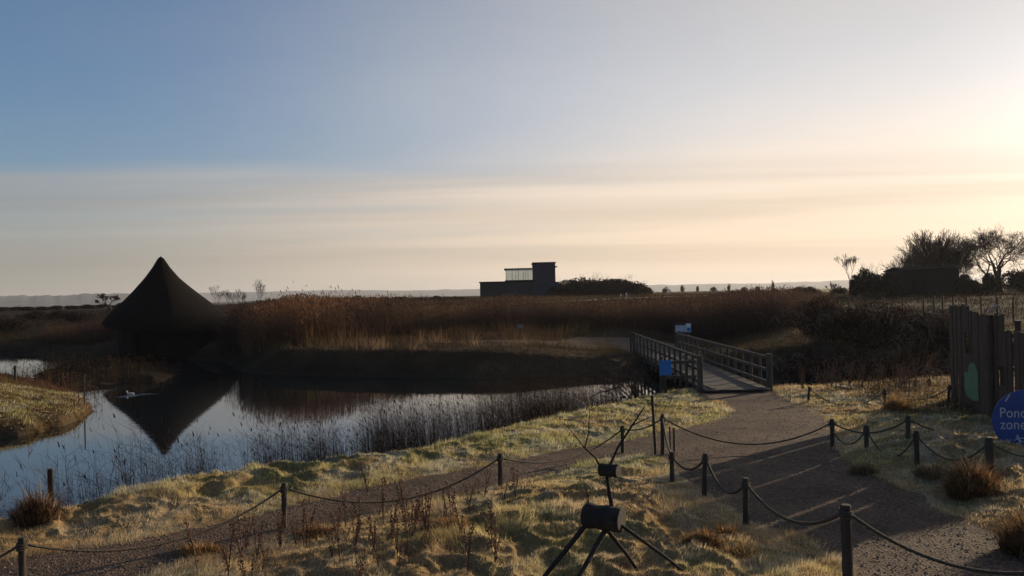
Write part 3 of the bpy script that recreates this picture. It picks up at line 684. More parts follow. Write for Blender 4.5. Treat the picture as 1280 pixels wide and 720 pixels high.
def weeds(n, uvs, sp, hmin, hmax, name, label, cat, group, colr, copies=True):
    """dead seeding stalks: a few originals, then copies of thing and part"""
    protos = []
    for k in range(5):
        r_ = bpy.data.objects.new(name, None); T = MB(); H = 1.0
        for s_ in range(random.randint(2, 4)):
            a = random.uniform(0, 6.28); tx, ty = math.cos(a)*random.uniform(.05, .25), math.sin(a)*random.uniform(.05, .25); hh = random.uniform(.6, 1)
            pts = [(0, 0, -.05), (tx*.4, ty*.4, hh*.5), (tx, ty, hh)]
            T.tube(pts, [.010, .008, .004], 4, c=(1, 1, 1))
            for q_ in range(26):
                t = random.uniform(.45, 1); p = Vector((tx*t, ty*t, hh*t)); s2 = random.uniform(.010, .022)
                d = Vector((random.uniform(-1, 1), random.uniform(-1, 1), random.uniform(0, 1.5))).normalized()*random.uniform(.015, .05)
                T.box(p+d, (s2, s2*.7, s2*1.3), random.uniform(0, 3))
            for q_ in range(3):
                t = random.uniform(.1, .6); p = Vector((tx*t, ty*t, hh*t)); a2 = random.uniform(0, 6.28); d = Vector((math.cos(a2), math.sin(a2), -.3))*random.uniform(.08, .18)
                T.add([p, p+d*.5+Vector((0, 0, .05))+Vector((-d.y, d.x, 0))*.15, p+d, p+d*.5+Vector((0, 0, .05))-Vector((-d.y, d.x, 0))*.15], [(0, 1, 2, 3)])
        me = T.build(name, M_dock); me.data.name = name; bpy.data.objects.remove(r_); protos.append(me)
    for i in range(n):
        src = protos[i % 5]; o = src if i < 5 else src.copy()
        if i >= 5: col.objects.link(o)
        u, v = uvs(i); b = base(u, v); o.location = b; o.rotation_euler = (0, 0, random.uniform(0, 6.28)); s_ = random.uniform(hmin, hmax); o.scale = (s_, s_, s_)
        tag(o, label, cat, group)
M_dock = mat('dead_dock', (.15, .07, .04), (.07, .035, .022), 20, .95, .1)
def duv(i):
    c = [(350, 690), (430, 700), (500, 655), (540, 690), (600, 650), (610, 700), (470, 720), (290, 715)][i % 8]
    return c[0]+random.gauss(0, 24), c[1]+random.gauss(0, 14)
weeds(60, duv, 1, .32, .72, 'dock_plant', 'dead rust brown dock stalk standing in the tussocky grass', 'weed', 'dead dock stalks on the near grass', None)
def duv2(i): return random.uniform(1000, 1165), random.uniform(476, 492)
weeds(60, duv2, 1, .5, 1.1, 'seeding_weed', 'dead frosted weed stalk below the bramble bushes', 'weed', 'dead weeds at the foot of the scrub', None)

def tussock(b, r, h, label, n=2600, colr=(.17, .085, .04), group='large brown grass tussocks'):
    root = empty('grass_tussock', b, label, 'tussock', group)
    a = rng.uniform(0, 6.28, n); q_ = r*.55*np.sqrt(rng.random(n)); x, y = q_*np.cos(a), q_*np.sin(a)
    x = x*1.45; lob = 1+.35*np.sin(a*3+r*40); P = np.stack([x, y, -.05+h*.34*(1-(q_/(r*.55))**2)], -1)
    hh = h*rng.uniform(.25, .8, n)*lob*np.where(rng.random(n) < .04, 1.5, 1); le = .1+1.5*(q_/(r*.55))*rng.uniform(.2, 1, n)
    v, f = blades(P, hh, rng.uniform(.006, .012, n), le, np.where(rng.random(n) < .35, 3.6+rng.normal(0, .8, n), a+rng.normal(0, .9, n)))
    mesh_arrays('blade', v, f, M_grass, np.repeat(np.where((rng.random(n) < .22)[:, None], np.array([.34, .25, .14]), np.array(colr))*rng.uniform(.4, 1.4, n)[:, None], 5, 0), root)
    T = MB(); segs = 14; V_ = [(0, 0, h*.38)]
    for k in range(1, 5):
        for j in range(segs):
            t = 2*math.pi*j/segs; rr_ = r*.5*k/4*random.uniform(.9, 1.1); V_.append((math.cos(t)*rr_, math.sin(t)*rr_, h*.38*math.cos(k/4*math.pi/2)-.05))
    Fc = [(0, 1+j, 1+(j+1) % segs) for j in range(segs)]+[(1+k*segs+j, 1+k*segs+segs+j, 1+k*segs+segs+(j+1) % segs, 1+k*segs+(j+1) % segs) for k in range(3) for j in range(segs)]
    T.add(V_, Fc); T.build('root_mound', M_tuss, root, smooth=True)
M_tuss = mat('tussock_core', (.10, .055, .03), (.05, .03, .02), 20, 1, .8)
tussock(base(1213, 622), .38, .50, 'large rust brown grass tussock beside the rope post below the round sign')
tussock(base(1300, 690), .50, .50, 'dark brown grass tussock at the lower right edge of the gravel', colr=(.14, .08, .04))
tussock(base(1122, 518), .38, .50, 'golden fringed grass tussock behind the right rope fence', 1200, (.26, .16, .07))
tussock(base(1020, 700)+Vector((-.9, 0, 0)), .30, .26, 'low straw tussock near the nearest rope post', 700, (.28, .18, .08))
tussock(base(46, 662), .36, .46, 'dark reedy tussock around the stake at the pond edge', 1800, (.12, .07, .045))
for k, (u, v, r_, h_, lab) in enumerate([(880, 690, .34, .3, 'rusty grass tussock between the second and third rope posts'), (905, 668, .28, .26, 'small rusty tussock at the foot of the rope posts'),
        (1080, 590, .36, .34, 'shaded grass tussock between the two right rope fences'), (1165, 600, .4, .34, 'shaded frosted tussock left of the large rust brown one'),
        (395, 668, .42, .30, 'rust coloured tussock in the near grass among dock stalks'), (560, 676, .42, .28, 'reddish tussock by the dock stalks left of the log deer'), (250, 690, .4, .28, 'straw tussock at the near path edge')]):
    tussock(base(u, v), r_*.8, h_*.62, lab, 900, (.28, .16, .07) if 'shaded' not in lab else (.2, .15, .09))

# ================================================================== THATCHED HUT
hb = Vector((at(205, 445, 52)[0], 52, hz(at(205, 445, 52)[0], 54))); hb.z = -.1
hut = empty('thatched_roundhouse', hb, 'dark thatched roundhouse with a pointed conical roof at the far edge of the pond', 'hut')
prof = [(.0, 6.32), (.18, 6.18), (.5, 5.62), (.95, 4.95), (1.5, 4.28), (2.2, 3.50), (2.9, 2.85), (3.25, 2.44), (3.45, 2.16)]
T = MB(); n = 72; V_ = []
def rs_(t):  # roof is fuller on the right, where the porch roof runs down
    e = .5+.5*math.cos(t); return 1.0+.37*e**1.5
for (r_, z) in prof:
    for k in range(n):
        t = 2*math.pi*k/n; q_ = r_*(1+(rs_(t)-1)*min(1, r_/2.6))*(1+random.uniform(-.008, .008)*(r_ > .3)); e = (.5+.5*math.cos(t))
        V_.append((q_*math.cos(t)-.1, q_*math.sin(t), z-hb.z-.25-.80*e*(r_/3.45)**4+random.uniform(-.02, .02)+.0))
for (r_, z) in [(3.33, 1.96), (2.6, 2.55), (.1, 4.4)]:
    for k in range(n):
        t = 2*math.pi*k/n; q_ = r_*rs_(t); e = .5+.5*math.cos(t); V_.append((q_*math.cos(t)-.1, q_*math.sin(t), z-hb.z-.25-.80*e))
m_ = len(prof)+3
T.add(V_, [(i*n+k, i*n+(k+1) % n, (i+1)*n+(k+1) % n, (i+1)*n+k) for i in range(m_-1) for k in range(n)])
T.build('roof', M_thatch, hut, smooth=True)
# ragged thatch ends along the eaves and a bound ridge cap
k_ = 9000; t = rng.uniform(0, 6.28, k_); f_ = rng.random(k_)**.35; rr_ = np.interp(f_, np.linspace(0, 1, len(prof)), [p[0] for p in prof]); zz = np.interp(f_, np.linspace(0, 1, len(prof)), [p[1] for p in prof])
e = (.5+.5*np.cos(t)); q_ = rr_*(1+.37*e**1.5*np.minimum(1, rr_/2.6))
P = np.stack([q_*np.cos(t)-.1, q_*np.sin(t), zz-hb.z-.25-.80*e*(rr_/3.45)**4], -1)
tl_ = rng.uniform(.10, .30, k_); D_ = np.stack([np.cos(t)*.8, np.sin(t)*.8, -.75*np.ones(k_)], -1)*tl_[:, None]; S_ = np.stack([-np.sin(t), np.cos(t), 0*t], -1)*.014
v = np.stack([P-S_, P+S_, P+D_], 1).reshape(-1, 3)
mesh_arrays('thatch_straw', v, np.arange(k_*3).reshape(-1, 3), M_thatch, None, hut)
T = MB(); n = 56; V_ = []
wc = .55
for zz_ in (0.0, .8, 1.7, 2.35):
    for k in range(n):
        t = 2*math.pi*k/n; e = .5+.5*math.cos(t); q_ = 2.75+1.55*e**1.3
        V_.append((q_*math.cos(t)+wc-.50+random.uniform(-.02, .02), q_*math.sin(t), zz_-(.62*e if zz_ > 2 else .2*e)))
skip = [k for k in range(n) if 4.55 < 2*math.pi*k/n < 4.85]
T.add(V_, [(i*n+k, i*n+(k+1) % n, (i+1)*n+(k+1) % n, (i+1)*n+k) for i in range(3) for k in range(n) if not (k in skip and i < 2)])
T.build('wall', M_wattle, hut)
T = MB()
for k in range(0, n, 2):
    t = 2*math.pi*k/n; e = .5+.5*math.cos(t); q_ = 2.83+1.55*e**1.3; T.tube([(q_*math.cos(t)+.2, q_*math.sin(t), -.4), (q_*math.cos(t)+.2, q_*math.sin(t), 2.15-.55*e)], .05, 5)
T.build('wall_stake', M_wattle, hut)
T = MB(); T.box((.2, -2.95, .9), (1.0, .08, 1.8)); T.build('door', M_wattle, hut)
# ================================================================== FOOTBRIDGE
LX, RX, Y0, Y1 = 5.72, 7.85, 24.6, 37.9
br = empty('footbridge', (6.8, Y0, 0), 'wooden footbridge with open rail fences on both sides crossing the channel', 'footbridge')
def loc(m_): m_.v = [(p[0]-6.8, p[1]-Y0, p[2]) for p in m_.v]; return m_
def zdk(y): return .10+.16*(y-Y0)/(Y1-Y0)
T = MB(); y = Y0-.3
while y < Y1+.3:
    T.box(((LX+RX)/2, y, zdk(y)-.025), (RX-LX-.14, .138, .045), tilt=Matrix.Rotation(random.uniform(-.003, .003), 3, 'Y')); y += .145
loc(T).build('deck', M_deck, br)
for x in (LX+.35, RX-.35):
    T = MB(); T.box((x, (Y0+Y1)/2, .02), (.16, Y1-Y0+.4, .20)); loc(T).build('beam', M_wood, br)
NP = 14
for x, s_ in ((LX, 1), (RX, -1)):
    for i in range(NP+1):
        y = Y0+(Y1-Y0)*i/NP; big = i in (0, NP); T = MB(); wd = .15 if big else .085
        T.box((x, y, (1.06 if big else 1.0)/2+zdk(y)*.5-.12), (wd, wd, 1.34 if big else 1.22), bev=.012)
        loc(T).build('post', M_rail, br)
    for zr in (1.0, .62, .24):
        T = MB(); T.box((x+s_*.062*0-s_*0+s_*.075, (Y0+Y1)/2, zr+.06), (.045, Y1-Y0-.02, .095), tilt=Matrix.Rotation(math.atan2(.08, Y1-Y0), 3, 'X'), bev=.006)
        loc(T).build('rail', M_rail, br)
# wing fence
wf = empty('wing_fence', (4.55, 24.6, 0), 'short two rail fence joining the left bridge post above the bank', 'fence')
for zr in (.93, .47):
    T = MB(); T.box((.53, -.05, zr), (1.05, .04, .10), rot=.02, bev=.005); T.build('rail', M_rail, wf)
T = MB(); T.box((-.02, 0, .45), (.10, .10, 1.35), bev=.01); T.build('post', M_rail, wf)
nb = empty('blue_notice', (4.62, 24.4, 0), 'small blue notice on a post at the left end of the bridge wing fence', 'notice')
T = MB(); T.box((0, .03, .33), (.07, .05, 1.25), bev=.005); T.build('post', M_wood, nb)
T = MB(); T.box((0, -.012, .78), (.36, .02, .46), bev=.006); T.build('panel', M_blue2, nb)
ib = empty('information_board', (at(853, 411, 39.4).x, 39.4, 0), 'pale information board with a blue corner on two posts beyond the bridge', 'board')
T = MB(); T.box((0, 0, 1.30), (.86, .05, .50), bev=.01); T.build('frame', M_wood, ib)
T = MB(); T.box((-.10, -.030, 1.26), (.50, .012, .34)); T.build('panel', M_panel, ib)
T = MB(); T.box((.29, -.030, 1.30), (.24, .012, .42)); T.build('white_panel', mat('white_board', (.6, .64, .7), (.5, .55, .6), 4, .4, 0), ib)
T = MB(); T.box((.30, -.040, 1.22), (.17, .008, .19)); T.build('blue_panel', M_blue2, ib)
for s_ in (-1, 1):
    T = MB(); T.box((s_*.33, .04, .66), (.09, .06, 1.3), bev=.006); T.build('post', M_rail, ib)
# ================================================================== ROPE FENCES
def post_at(u, vt, y=None, vb=None, ub=None):
    if y is None: b = base(ub or u, vb)
    else:
        p = at(u, 600, y); b = Vector((p.x, y, 0)); b.z = hz(b.x, b.y)
    t = at(u, vt, b.y); return b, Vector((t.x, b.y, t.z))
def rope_pts(a, b, sag, n=22):
    return [a.lerp(b, i/n)-Vector((0, 0, sag*4*(i/n)*(1-i/n))) for i in range(n+1)]
def rope_fence(label, posts, spans, r=.038, rr_=.017, group='rope fences along the gravel paths', rads=None):
    org = posts[0][0].copy(); root = empty('rope_fence', org, label, 'rope fence', group)
    for i, (b, t) in enumerate(posts):
        if b is None: continue
        q_ = (rads or {}).get(i, r); T = MB(); T.post(b.x-org.x, b.y-org.y, b.z-org.z-.25, t.z-org.z+.02, q_, dx=t.x-b.x, dy=0); T.build('post', M_wood, root, smooth=False)
        if i in [s_[0] for s_ in spans]+[s_[1] for s_ in spans]:
            T = MB()
            for k in range(3):
                z = t.z-.045-.028*k-org.z; pts = [(t.x-org.x+math.cos(a_)*(q_+.010), t.y-org.y+math.sin(a_)*(q_+.010), z+.01*math.sin(a_)) for a_ in np.linspace(0, 6.28, 13)]
                T.tube(pts, rr_*.7, 5, cap=False)
            T.build('rope_lashing', M_rope, root)
    for (i, j, sag) in spans:
        a, b = posts[i][1]-Vector((0, 0, .05)), posts[j][1]-Vector((0, 0, .05)); T = MB()
        T.tube([p-org for p in rope_pts(a, b, sag)], rr_, 7, jit=.15); T.build('rope', M_rope, root, smooth=True)
PL = [post_at(27, 674, y=8.5), post_at(355, 605, vb=660), post_at(625, 568, vb=610), post_at(778, 533, vb=566), post_at(828, 519, vb=568), post_at(-260, 700, y=7.6)]
rope_fence('long rope fence with wide sagging spans along the left gravel path', PL, [(5, 0, .3), (0, 1, .36), (1, 2, .42), (2, 3, .30), (3, 4, .10)], .036, .014)
PM = [post_at(840, 566, vb=603), post_at(882, 568, vb=620, ub=879), post_at(932, 599, vb=655), post_at(1057, 633, y=8.5), (Vector((5.9, 7.4, 0)), Vector((5.9, 7.4, .82)))]
j0 = PL[4][1]
PM.append((None, j0))
rope_fence('rope fence with four close posts curving to the nearest corner of the grass', PM, [(5, 0, .12), (0, 1, .20), (1, 2, .30), (2, 3, .30), (3, 4, .50)], .040, .019, rads={3: .055, 4: .05})
PR = [post_at(1040, 525, vb=558), post_at(1135, 521, vb=562), (None, Vector((10.2, 16.6, at(1255, 535, 16.6).z))), (None, j0)]
rope_fence('rope fence hanging across the gravel path to the plank palisade', PR, [(3, 0, .46), (0, 1, .22), (1, 2, .20)], .038, .015)
PQ = [post_at(1083, 533, vb=567), post_at(1145, 540, vb=586, ub=1147), post_at(1237, 548, vb=603), (Vector((9.4, 13.4, 0)), Vector((9.4, 13.4, .62))), (None, PR[0][1]-Vector((0, 0, .16)))]
rope_fence('short rope fence in the shade running towards the round blue sign', PQ, [(4, 0, .26), (0, 1, .42), (1, 2, .34), (2, 3, .30)], .040, .013, rads={2: .055})
PC = [post_at(1012, 484, vb=503, ub=1009), post_at(1106, 487, vb=516), post_at(1187, 482, vb=508, ub=1184)]
rope_fence('rope fence on the sunlit frosty grass at the foot of the scrub', PC, [(0, 1, .40), (1, 2, .26)], .034, .013)
# slim stakes at the junction
for k, (u, vt, vb, r_, lab) in enumerate([(820, 494, 568, .028, 'tallest slim stake at the corner where the rope fences meet'), (838, 533, 567, .016, 'thinner left one of two cane stakes right of the corner post'), (843, 535, 567, .02, 'right one of two cane stakes by the corner post')]):
    b, t = post_at(u, vt, vb=vb); T = MB(); T.post(0, 0, -.2, t.z-b.z, r_, 8, dx=-.05 if k == 0 else 0)
    o = T.build('garden_stake', M_wood); o.location = b; tag(o, lab, 'stake', 'slim stakes at the fence corner')
b = PL[4][1]; pts = [(.03*math.cos(a_)+.06, -.055, -.12+.05*math.sin(a_)) for a_ in np.linspace(0, 6.28, 17)]
T = MB(); T.tube(pts, .008, 6, cap=False); o = T.build('rope_ring', mat('steel_ring', (.4, .38, .34), (.2, .19, .17), 10, .4, .1, metal=.8)); o.location = b; tag(o, 'pale ring hanging on the corner post where the ropes meet', 'ring')
# ================================================================== LOG DEER
DY = 8.7
def dp(u, v, dy=0.0): p = at(u, v, DY+dy); return p
dc = dp(755, 646); db = Vector((dc.x, dc.y, hz(dc.x, dc.y)))
deer = empty('log_deer', db, 'rustic deer sculpture of dark logs and branches standing on the tussocky grass', 'sculpture')
def L_(p): return Vector(p)-db
def log(a, b, r, name, n=20, segs=7):
    """a log: barked side and separate sawn ends"""
    T = MB(); a, b = L_(a), L_(b); pts = [a.lerp(b, i/segs) for i in range(segs+1)]
    rad = [r*(1+.05*math.sin(i*2.1)+random.uniform(-.02, .02)) for i in range(segs+1)]
    pts = [a-(b-a)*.0]+pts+[b]; rad = [rad[0]*.9]+rad+[rad[-1]*.9]
    pts[0] = a-(b-a).normalized()*.012; pts[-1] = b+(b-a).normalized()*.012
    T.tube(pts, rad, n, cap=False, jit=.03); o = T.build(name, M_log, deer, smooth=True)
    for c_, d_ in ((pts[0], (a-b).normalized()), (pts[-1], (b-a).normalized())):
        e1 = d_.orthogonal().normalized(); e2 = d_.cross(e1); q_ = r*.93
        C_ = MB(); V_ = [c_+d_*.002]+[c_+d_*.001+(e1*math.cos(t_)+e2*math.sin(t_))*q_ for t_ in np.linspace(0, 2*math.pi, 25)[:-1]]
        C_.add(V_, [(0, 1+k, 1+(k+1) % 24) for k in range(24)])
        C_.build('sawn_end', M_cutd, o)
    return o
M_cutd = mat('dark_sawn_end', (.028, .021, .017), (.014, .011, .009), 14, .8, .3)
log(dp(733, 644, .10), dp(776, 650, -.10), .132, 'body')
log(dp(752, 587, .06), dp(772, 589, -.05), .072, 'head')
T = MB(); T.tube([L_(dp(766, 640)), L_(dp(762, 618)), L_(dp(758, 592))], [.024, .022, .020], 8, jit=.1); T.build('neck', M_log, deer)
for (u0_, v0_, d0_, u1_, v1_, d1_, r_) in [(733, 655, .12, 676, 726, -.15, .026), (758, 660, -.04, 718, 730, -.45, .026), (758, 662, .05, 791, 706, .10, .020), (781, 660, -.10, 880, 735, .0, .018)]:
    a, b = dp(u0_, v0_, d0_), dp(u1_, v1_, d1_); g_ = hz(b.x, b.y)
    b = b+(b-a)*max(0, (b.z-g_+.06)/max(.05, a.z-b.z)); a2 = a+(a-b)*.10
    T = MB(); T.tube([L_(a2), L_(a.lerp(b, .5)+Vector((.01, 0, .01))), L_(b)], [r_*1.15, r_, r_*.85], 8, jit=.12); T.build('leg', M_log, deer)
for pts, rad in [([(750, 583, 0), (744, 572, 0), (731, 560, 0), (722, 549, .05), (706, 529, .1)], [.012, .011, .009, .007, .003]),
                 ([(731, 560, 0), (736, 540, 0), (737, 506, 0)], [.009, .007, .003]),
                 ([(762, 582, 0), (772, 560, 0), (790, 532, 0), (806, 508, 0)], [.015, .013, .011, .006]),
                 ([(790, 532, 0), (806, 524, .05), (820, 519, .1)], [.008, .006, .003])]:
    T = MB(); T.tube([L_(dp(*p)) for p in pts], rad, 6, jit=.15); T.build('antler', M_log, deer)
T = MB(); T.tube([L_(dp(736, 636, .1)), L_(dp(735, 622, .1)), L_(dp(732, 611, .1))], [.010, .008, .004], 6); T.tube([L_(dp(735, 622, .1)), L_(dp(739, 612, .1))], [.007, .003], 5); T.build('tail', M_log, deer)
# ================================================================== PALISADE AND ROUND SIGN
A, B_, C0 = Vector((10.5, 17.6, 0)), Vector((11.35, 20.7, 0)), Vector((9.75, 14.5, 0))
pal = empty('plank_palisade', A, 'tall palisade of upright weathered planks with small lookout openings at the right edge', 'palisade')
def face(P0, P1, zfun, holes, name, seed, gaps=()):
    random.seed(seed); d = (P1-P0); Ln = d.length; d.normalize(); a = math.atan2(d.y, d.x); nrm = Vector((d.y, -d.x, 0)) if name == 'front' else Vector((-d.y, d.x, 0)); s_ = 0
    while s_ < Ln:
        wd = random.uniform(.13, .20)
        if any(abs(s_/Ln-g0) < .035 for g0 in gaps): s_ += .10; gaps = [q for q in gaps if abs(s_/Ln-q) > .07]  # slits opened between planks to throw sun streaks on the gravel
        c = P0+d*(s_+wd/2); zt = zfun(s_/Ln)+random.uniform(-.035, .035); g_ = hz(c.x, c.y)-.12
        pieces = [(g_, zt)]
        for (h0, h1, z0, z1) in holes:
            if h0 < (s_+wd/2)/Ln < h1: pieces = [(g_, z0), (z1, zt)]
        T = MB()
        off = nrm*random.uniform(-.012, .012)
        for (z0, z1) in pieces:
            T.box(c-A+off+Vector((0, 0, (z0+z1)/2)), (wd-random.uniform(.004, .014), .032, z1-z0), rot=a+random.uniform(-.015, .015), bev=.004)
        T.build('plank', M_plank, pal); s_ += wd
    for z in (.55, 1.35, 2.05):
        T = MB(); c = (P0+P1)/2-nrm*.06; T.box(c-A+Vector((0, 0, z)), (Ln-.15, .05, .09), rot=a); T.build('rail', M_wood, pal)
face(A, B_, lambda t: 2.45 if t < .40 else 2.45+.16*min(1, (t-.40)/.1), [(.46, .62, 1.46, 1.95)], 'left', 3, [.25, .8])
face(A+Vector((.02, -.06, 0)), C0, lambda t: (2.46 if t < .16 else 2.16), [(.10, .24, .94, 1.35)], 'front', 4, [.38, .66])
for (P0, P1, tm, z_, w_) in ((A, B_, .54, 1.70, .62), (A, C0, .17, 1.15, .6)):
    c = P0.lerp(P1, tm)-A; a = math.atan2((P1-P0).y, (P1-P0).x); T = MB(); T.box(c+Vector((.09, -.02, z_)), (w_, .02, .62), rot=a); T.build('shade_backing', M_wood, pal)  # boards added behind the openings so they look dark inside
random.seed(11)
T = MB(); T.tube([(-.02, -.03, -.2), (-.02, -.03, 2.45)], .07, 10, jit=.04); T.build('corner_post', M_plank, pal)
T = MB(); c = A.lerp(C0, .42)-A; T.tube([c+Vector((.10, .0, -.2)), c+Vector((.10, .0, 2.36))], .06, 9, jit=.04); T.build('brace_post', M_wood, pal)
T = MB(); c = A.lerp(C0, .12)-A; T.tube([c+Vector((-.14, 0, 2.50)), c+Vector((-.06, 0, 2.62)), c+Vector((.06, 0, 2.66)), c+Vector((.20, .1, 2.48))], [.02, .025, .025, .015], 6); T.build('arched_branch', mat('pale_branch', (.3, .26, .23), (.2, .17, .15), 10, .8, .2), pal)
# green cut-out on the long face
d = (B_-A).normalized(); nrm = Vector((-d.y, d.x, 0)); p = A+d*1.45; a = math.atan2(d.y, d.x)
out_ = [(-.22, -.38), (-.05, -.44), (.16, -.40), (.24, -.20), (.22, .02), (.26, .12), (.18, .20), (.10, .18), (.08, .34), (0, .46), (-.12, .44), (-.2, .30), (-.22, .10), (-.2, -.1)]
zc_ = at(1216, 477, p.y).z
V_ = [(p-A)+nrm*.034+d*x_*2.5+Vector((0, 0, zc_+z_)) for x_, z_ in out_]+[(p-A)+nrm*.022+d*x_*2.5+Vector((0, 0, zc_+z_)) for x_, z_ in out_]; n = len(out_)
T = MB(); T.add(V_, [tuple(range(n)), tuple(range(2*n-1, n-1, -1))]+[(k, (k+1) % n, n+(k+1) % n, n+k) for k in range(n)])
T.build('green_panel', M_green, pal)
# round sign
sc = at(1283, 526, 13.75); fr = Vector((.22, 1, 0)).normalized(); ex = Vector((fr.y, -fr.x, 0)); S_M = Matrix((ex, fr, (0, 0, 1))).transposed()
sg = empty('round_sign', (sc.x, sc.y, 0), 'round blue sign reading Pond zone mounted in front of the palisade', 'sign')
T = MB(); n = 56
V_ = [S_M @ Vector((.53*math.cos(t_), y_, .53*math.sin(t_)))+Vector((0, 0, sc.z)) for y_ in (0, .02) for t_ in np.linspace(0, 2*math.pi, n+1)[:-1]]
T.add(V_, [tuple(range(n)), tuple(range(2*n-1, n-1, -1))]+[(k, (k+1) % n, n+(k+1) % n, n+k) for k in range(n)]); T.build('disc', M_blue, sg)
for s_ in (-1, 1):
    T = MB(); c = S_M @ Vector((s_*.38, .06, 0)); T.box((c.x, c.y, (sc.z+.3)/2-.1), (.07, .05, sc.z+.55), M=S_M, bev=.005); T.build('post', M_wood, sg)
Rm = S_M @ Matrix.Rotation(R(90), 3, 'X')
def text(s_, size, x_, z_):
    c_ = bpy.data.curves.new('lettering', 'FONT'); c_.body = s_; c_.size = size; c_.extrude = .003; c_.align_x = 'LEFT'; c_.space_character = 1.04
    o = bpy.data.objects.new('lettering', c_); col.objects.link(o); c_.materials.append(M_white); o.parent = sg
    M4 = Rm.to_4x4(); M4.translation = S_M @ Vector((x_, -.006, 0))+Vector((0, 0, sc.z+z_)); o.matrix_local = M4
    bpy.context.view_layer.update(); me = bpy.data.meshes.new_from_object(o.evaluated_get(bpy.context.evaluated_depsgraph_get())); ml = o.matrix_local.copy() @ Matrix.Diagonal((.82, 1, 1, 1)); bpy.data.objects.remove(o)
    o = bpy.data.objects.new('lettering', me); col.objects.link(o); o.parent = sg; o.matrix_local = ml
text('Pond', .245, -.42, .055); text('zone', .245, -.41, -.145)
T = MB()
for pts, r_ in [([(-.32, .33), (-.25, .45)], .012), ([(-.15, -.24), (-.10, -.42)], .013), ([(-.20, -.34), (-.13, -.30), (-.05, -.30)], .009), ([(-.17, -.27), (-.12, -.33), (-.03, -.38)], .009), ([(-.10, -.42), (-.12, -.47)], .009)]:
    T.tube([S_M @ Vector((x_, -.006, 0))+Vector((0, 0, sc.z+z_)) for x_, z_ in pts], r_, 6)
T.build('emblem', M_white, sg)
# ================================================================== DISTANT BUILDING
by = 120.0; k = by/F
def X_(u): return (u-640)*k
def Z_(v, u=655): return CAMZ+(360+8.6-(u-640)*.021-v)*k
bd = empty('hilltop_building', (X_(648), by, 1.8), 'low flat roofed stone building with a glazed lookout room on the skyline', 'building')
def bx(u0_, u1_, v0_, v1_, y0, y1, name, m_, inset=0):
    T = MB(); z1, z0 = Z_(v0_), Z_(v1_); T.box(((X_(u0_)+X_(u1_))/2-bd.location.x, (y0+y1)/2, (z0+z1)/2-1.8), (X_(u1_)-X_(u0_), y1-y0, z1-z0)); return T.build(name, m_, bd)
bx(600, 668, 352.3, 376, 0, 9, 'stone_wall', M_stone); bx(598.8, 669, 351.2, 352.4, -.15, 9.2, 'parapet', M_trim)
bx(668.2, 699, 353, 376, .1, 9, 'rear_wall', M_clad)
bx(667.2, 695, 329.2, 354, .8, 7, 'tower_wall', M_clad); bx(666.3, 696, 328, 329.3, .6, 7.2, 'tower_roof', M_trim); bx(696.05, 697.6, 333, 334.2, 1.2, 5, 'tower_eave', M_trim)
bx(630.6, 666.2, 335, 336.4, .5, 6.6, 'roof', M_trim)
def glassmat():
    m, nt, N, L = newmat('window_glass'); out = N.new('ShaderNodeOutputMaterial'); t = N.new('ShaderNodeBsdfTransparent'); t.inputs[0].default_value = (.66, .70, .69, 1)
    g_ = N.new('ShaderNodeBsdfGlossy'); g_.inputs['Roughness'].default_value = .03; g_.inputs[0].default_value = (.8, .85, .9, 1); mx_ = N.new('ShaderNodeMixShader'); mx_.inputs[0].default_value = .22
    L.new(t.outputs[0], mx_.inputs[1]); L.new(g_.outputs[0], mx_.inputs[2]); L.new(mx_.outputs[0], out.inputs[0]); return m
M_glass = glassmat()
us = [632.6, 640.5, 648.5, 655, 660.5, 666]
for i in range(5):
    o = bx(us[i]+.2, us[i+1]-.2, 336.5, 350, 1.0, 1.03, 'window', M_glass)
    fr_ = bx(us[i]-.22, us[i]+.22, 336.45, 350.1, .96, 1.08, 'mullion', M_trim)
bx(632.2, 632.7, 336.4, 350.2, 5.9, 6.0, 'rear_mullion', M_trim); bx(645, 645.5, 336.4, 350.2, 5.9, 6.0, 'rear_mullion', M_trim); bx(658, 658.6, 336.4, 350.2, 5.9, 6.0, 'rear_mullion', M_trim)
bx(631.5, 666.2, 349.8, 352.2, .8, 6.2, 'window_sill', M_trim)
for i, (u, rx, h_) in enumerate([(712, 3.0, 2.6), (735, 3.6, 3.35), (758, 3.4, 3.3), (780, 3.2, 3.0), (795, 2.0, 2.2)]):
    x = X_(u); shrub('gorse_mound', (x, by+1, hz(x, by)-.5), rx*1.6, 3.2, (h_+.5)*1.06, ['dark gorse bush against the right wall of the hilltop building', 'tall rounded gorse bush right of the hilltop building', 'highest middle bush of the gorse mound on the skyline', 'gorse bush on the right slope of the skyline mound', 'lowest gorse bush at the right end of the skyline mound'][i], 7000, .16, (.045, .028, .021), 'gorse bushes beside the hilltop building', 'bush', 12)
for (u, lab) in ((776, 'left'), (783, 'right')):
    p = base(u, 372.5); p = Vector((at(u, 370, 92).x, 92, hz(at(u, 370, 92).x, 92))); T = MB(); T.box((0, 0, .3), (.16, .16, .9 if lab == 'right' else .6), bev=.02); o = T.build('marker_post', mat('white_post', (.6, .6, .58), (.45, .45, .43), 6, .7, .1)); o.location = p; tag(o, 'shorter left white marker post below the gorse mound' if lab == 'left' else 'taller right white marker post below the gorse mound', 'marker post', 'white marker posts by the hill track')
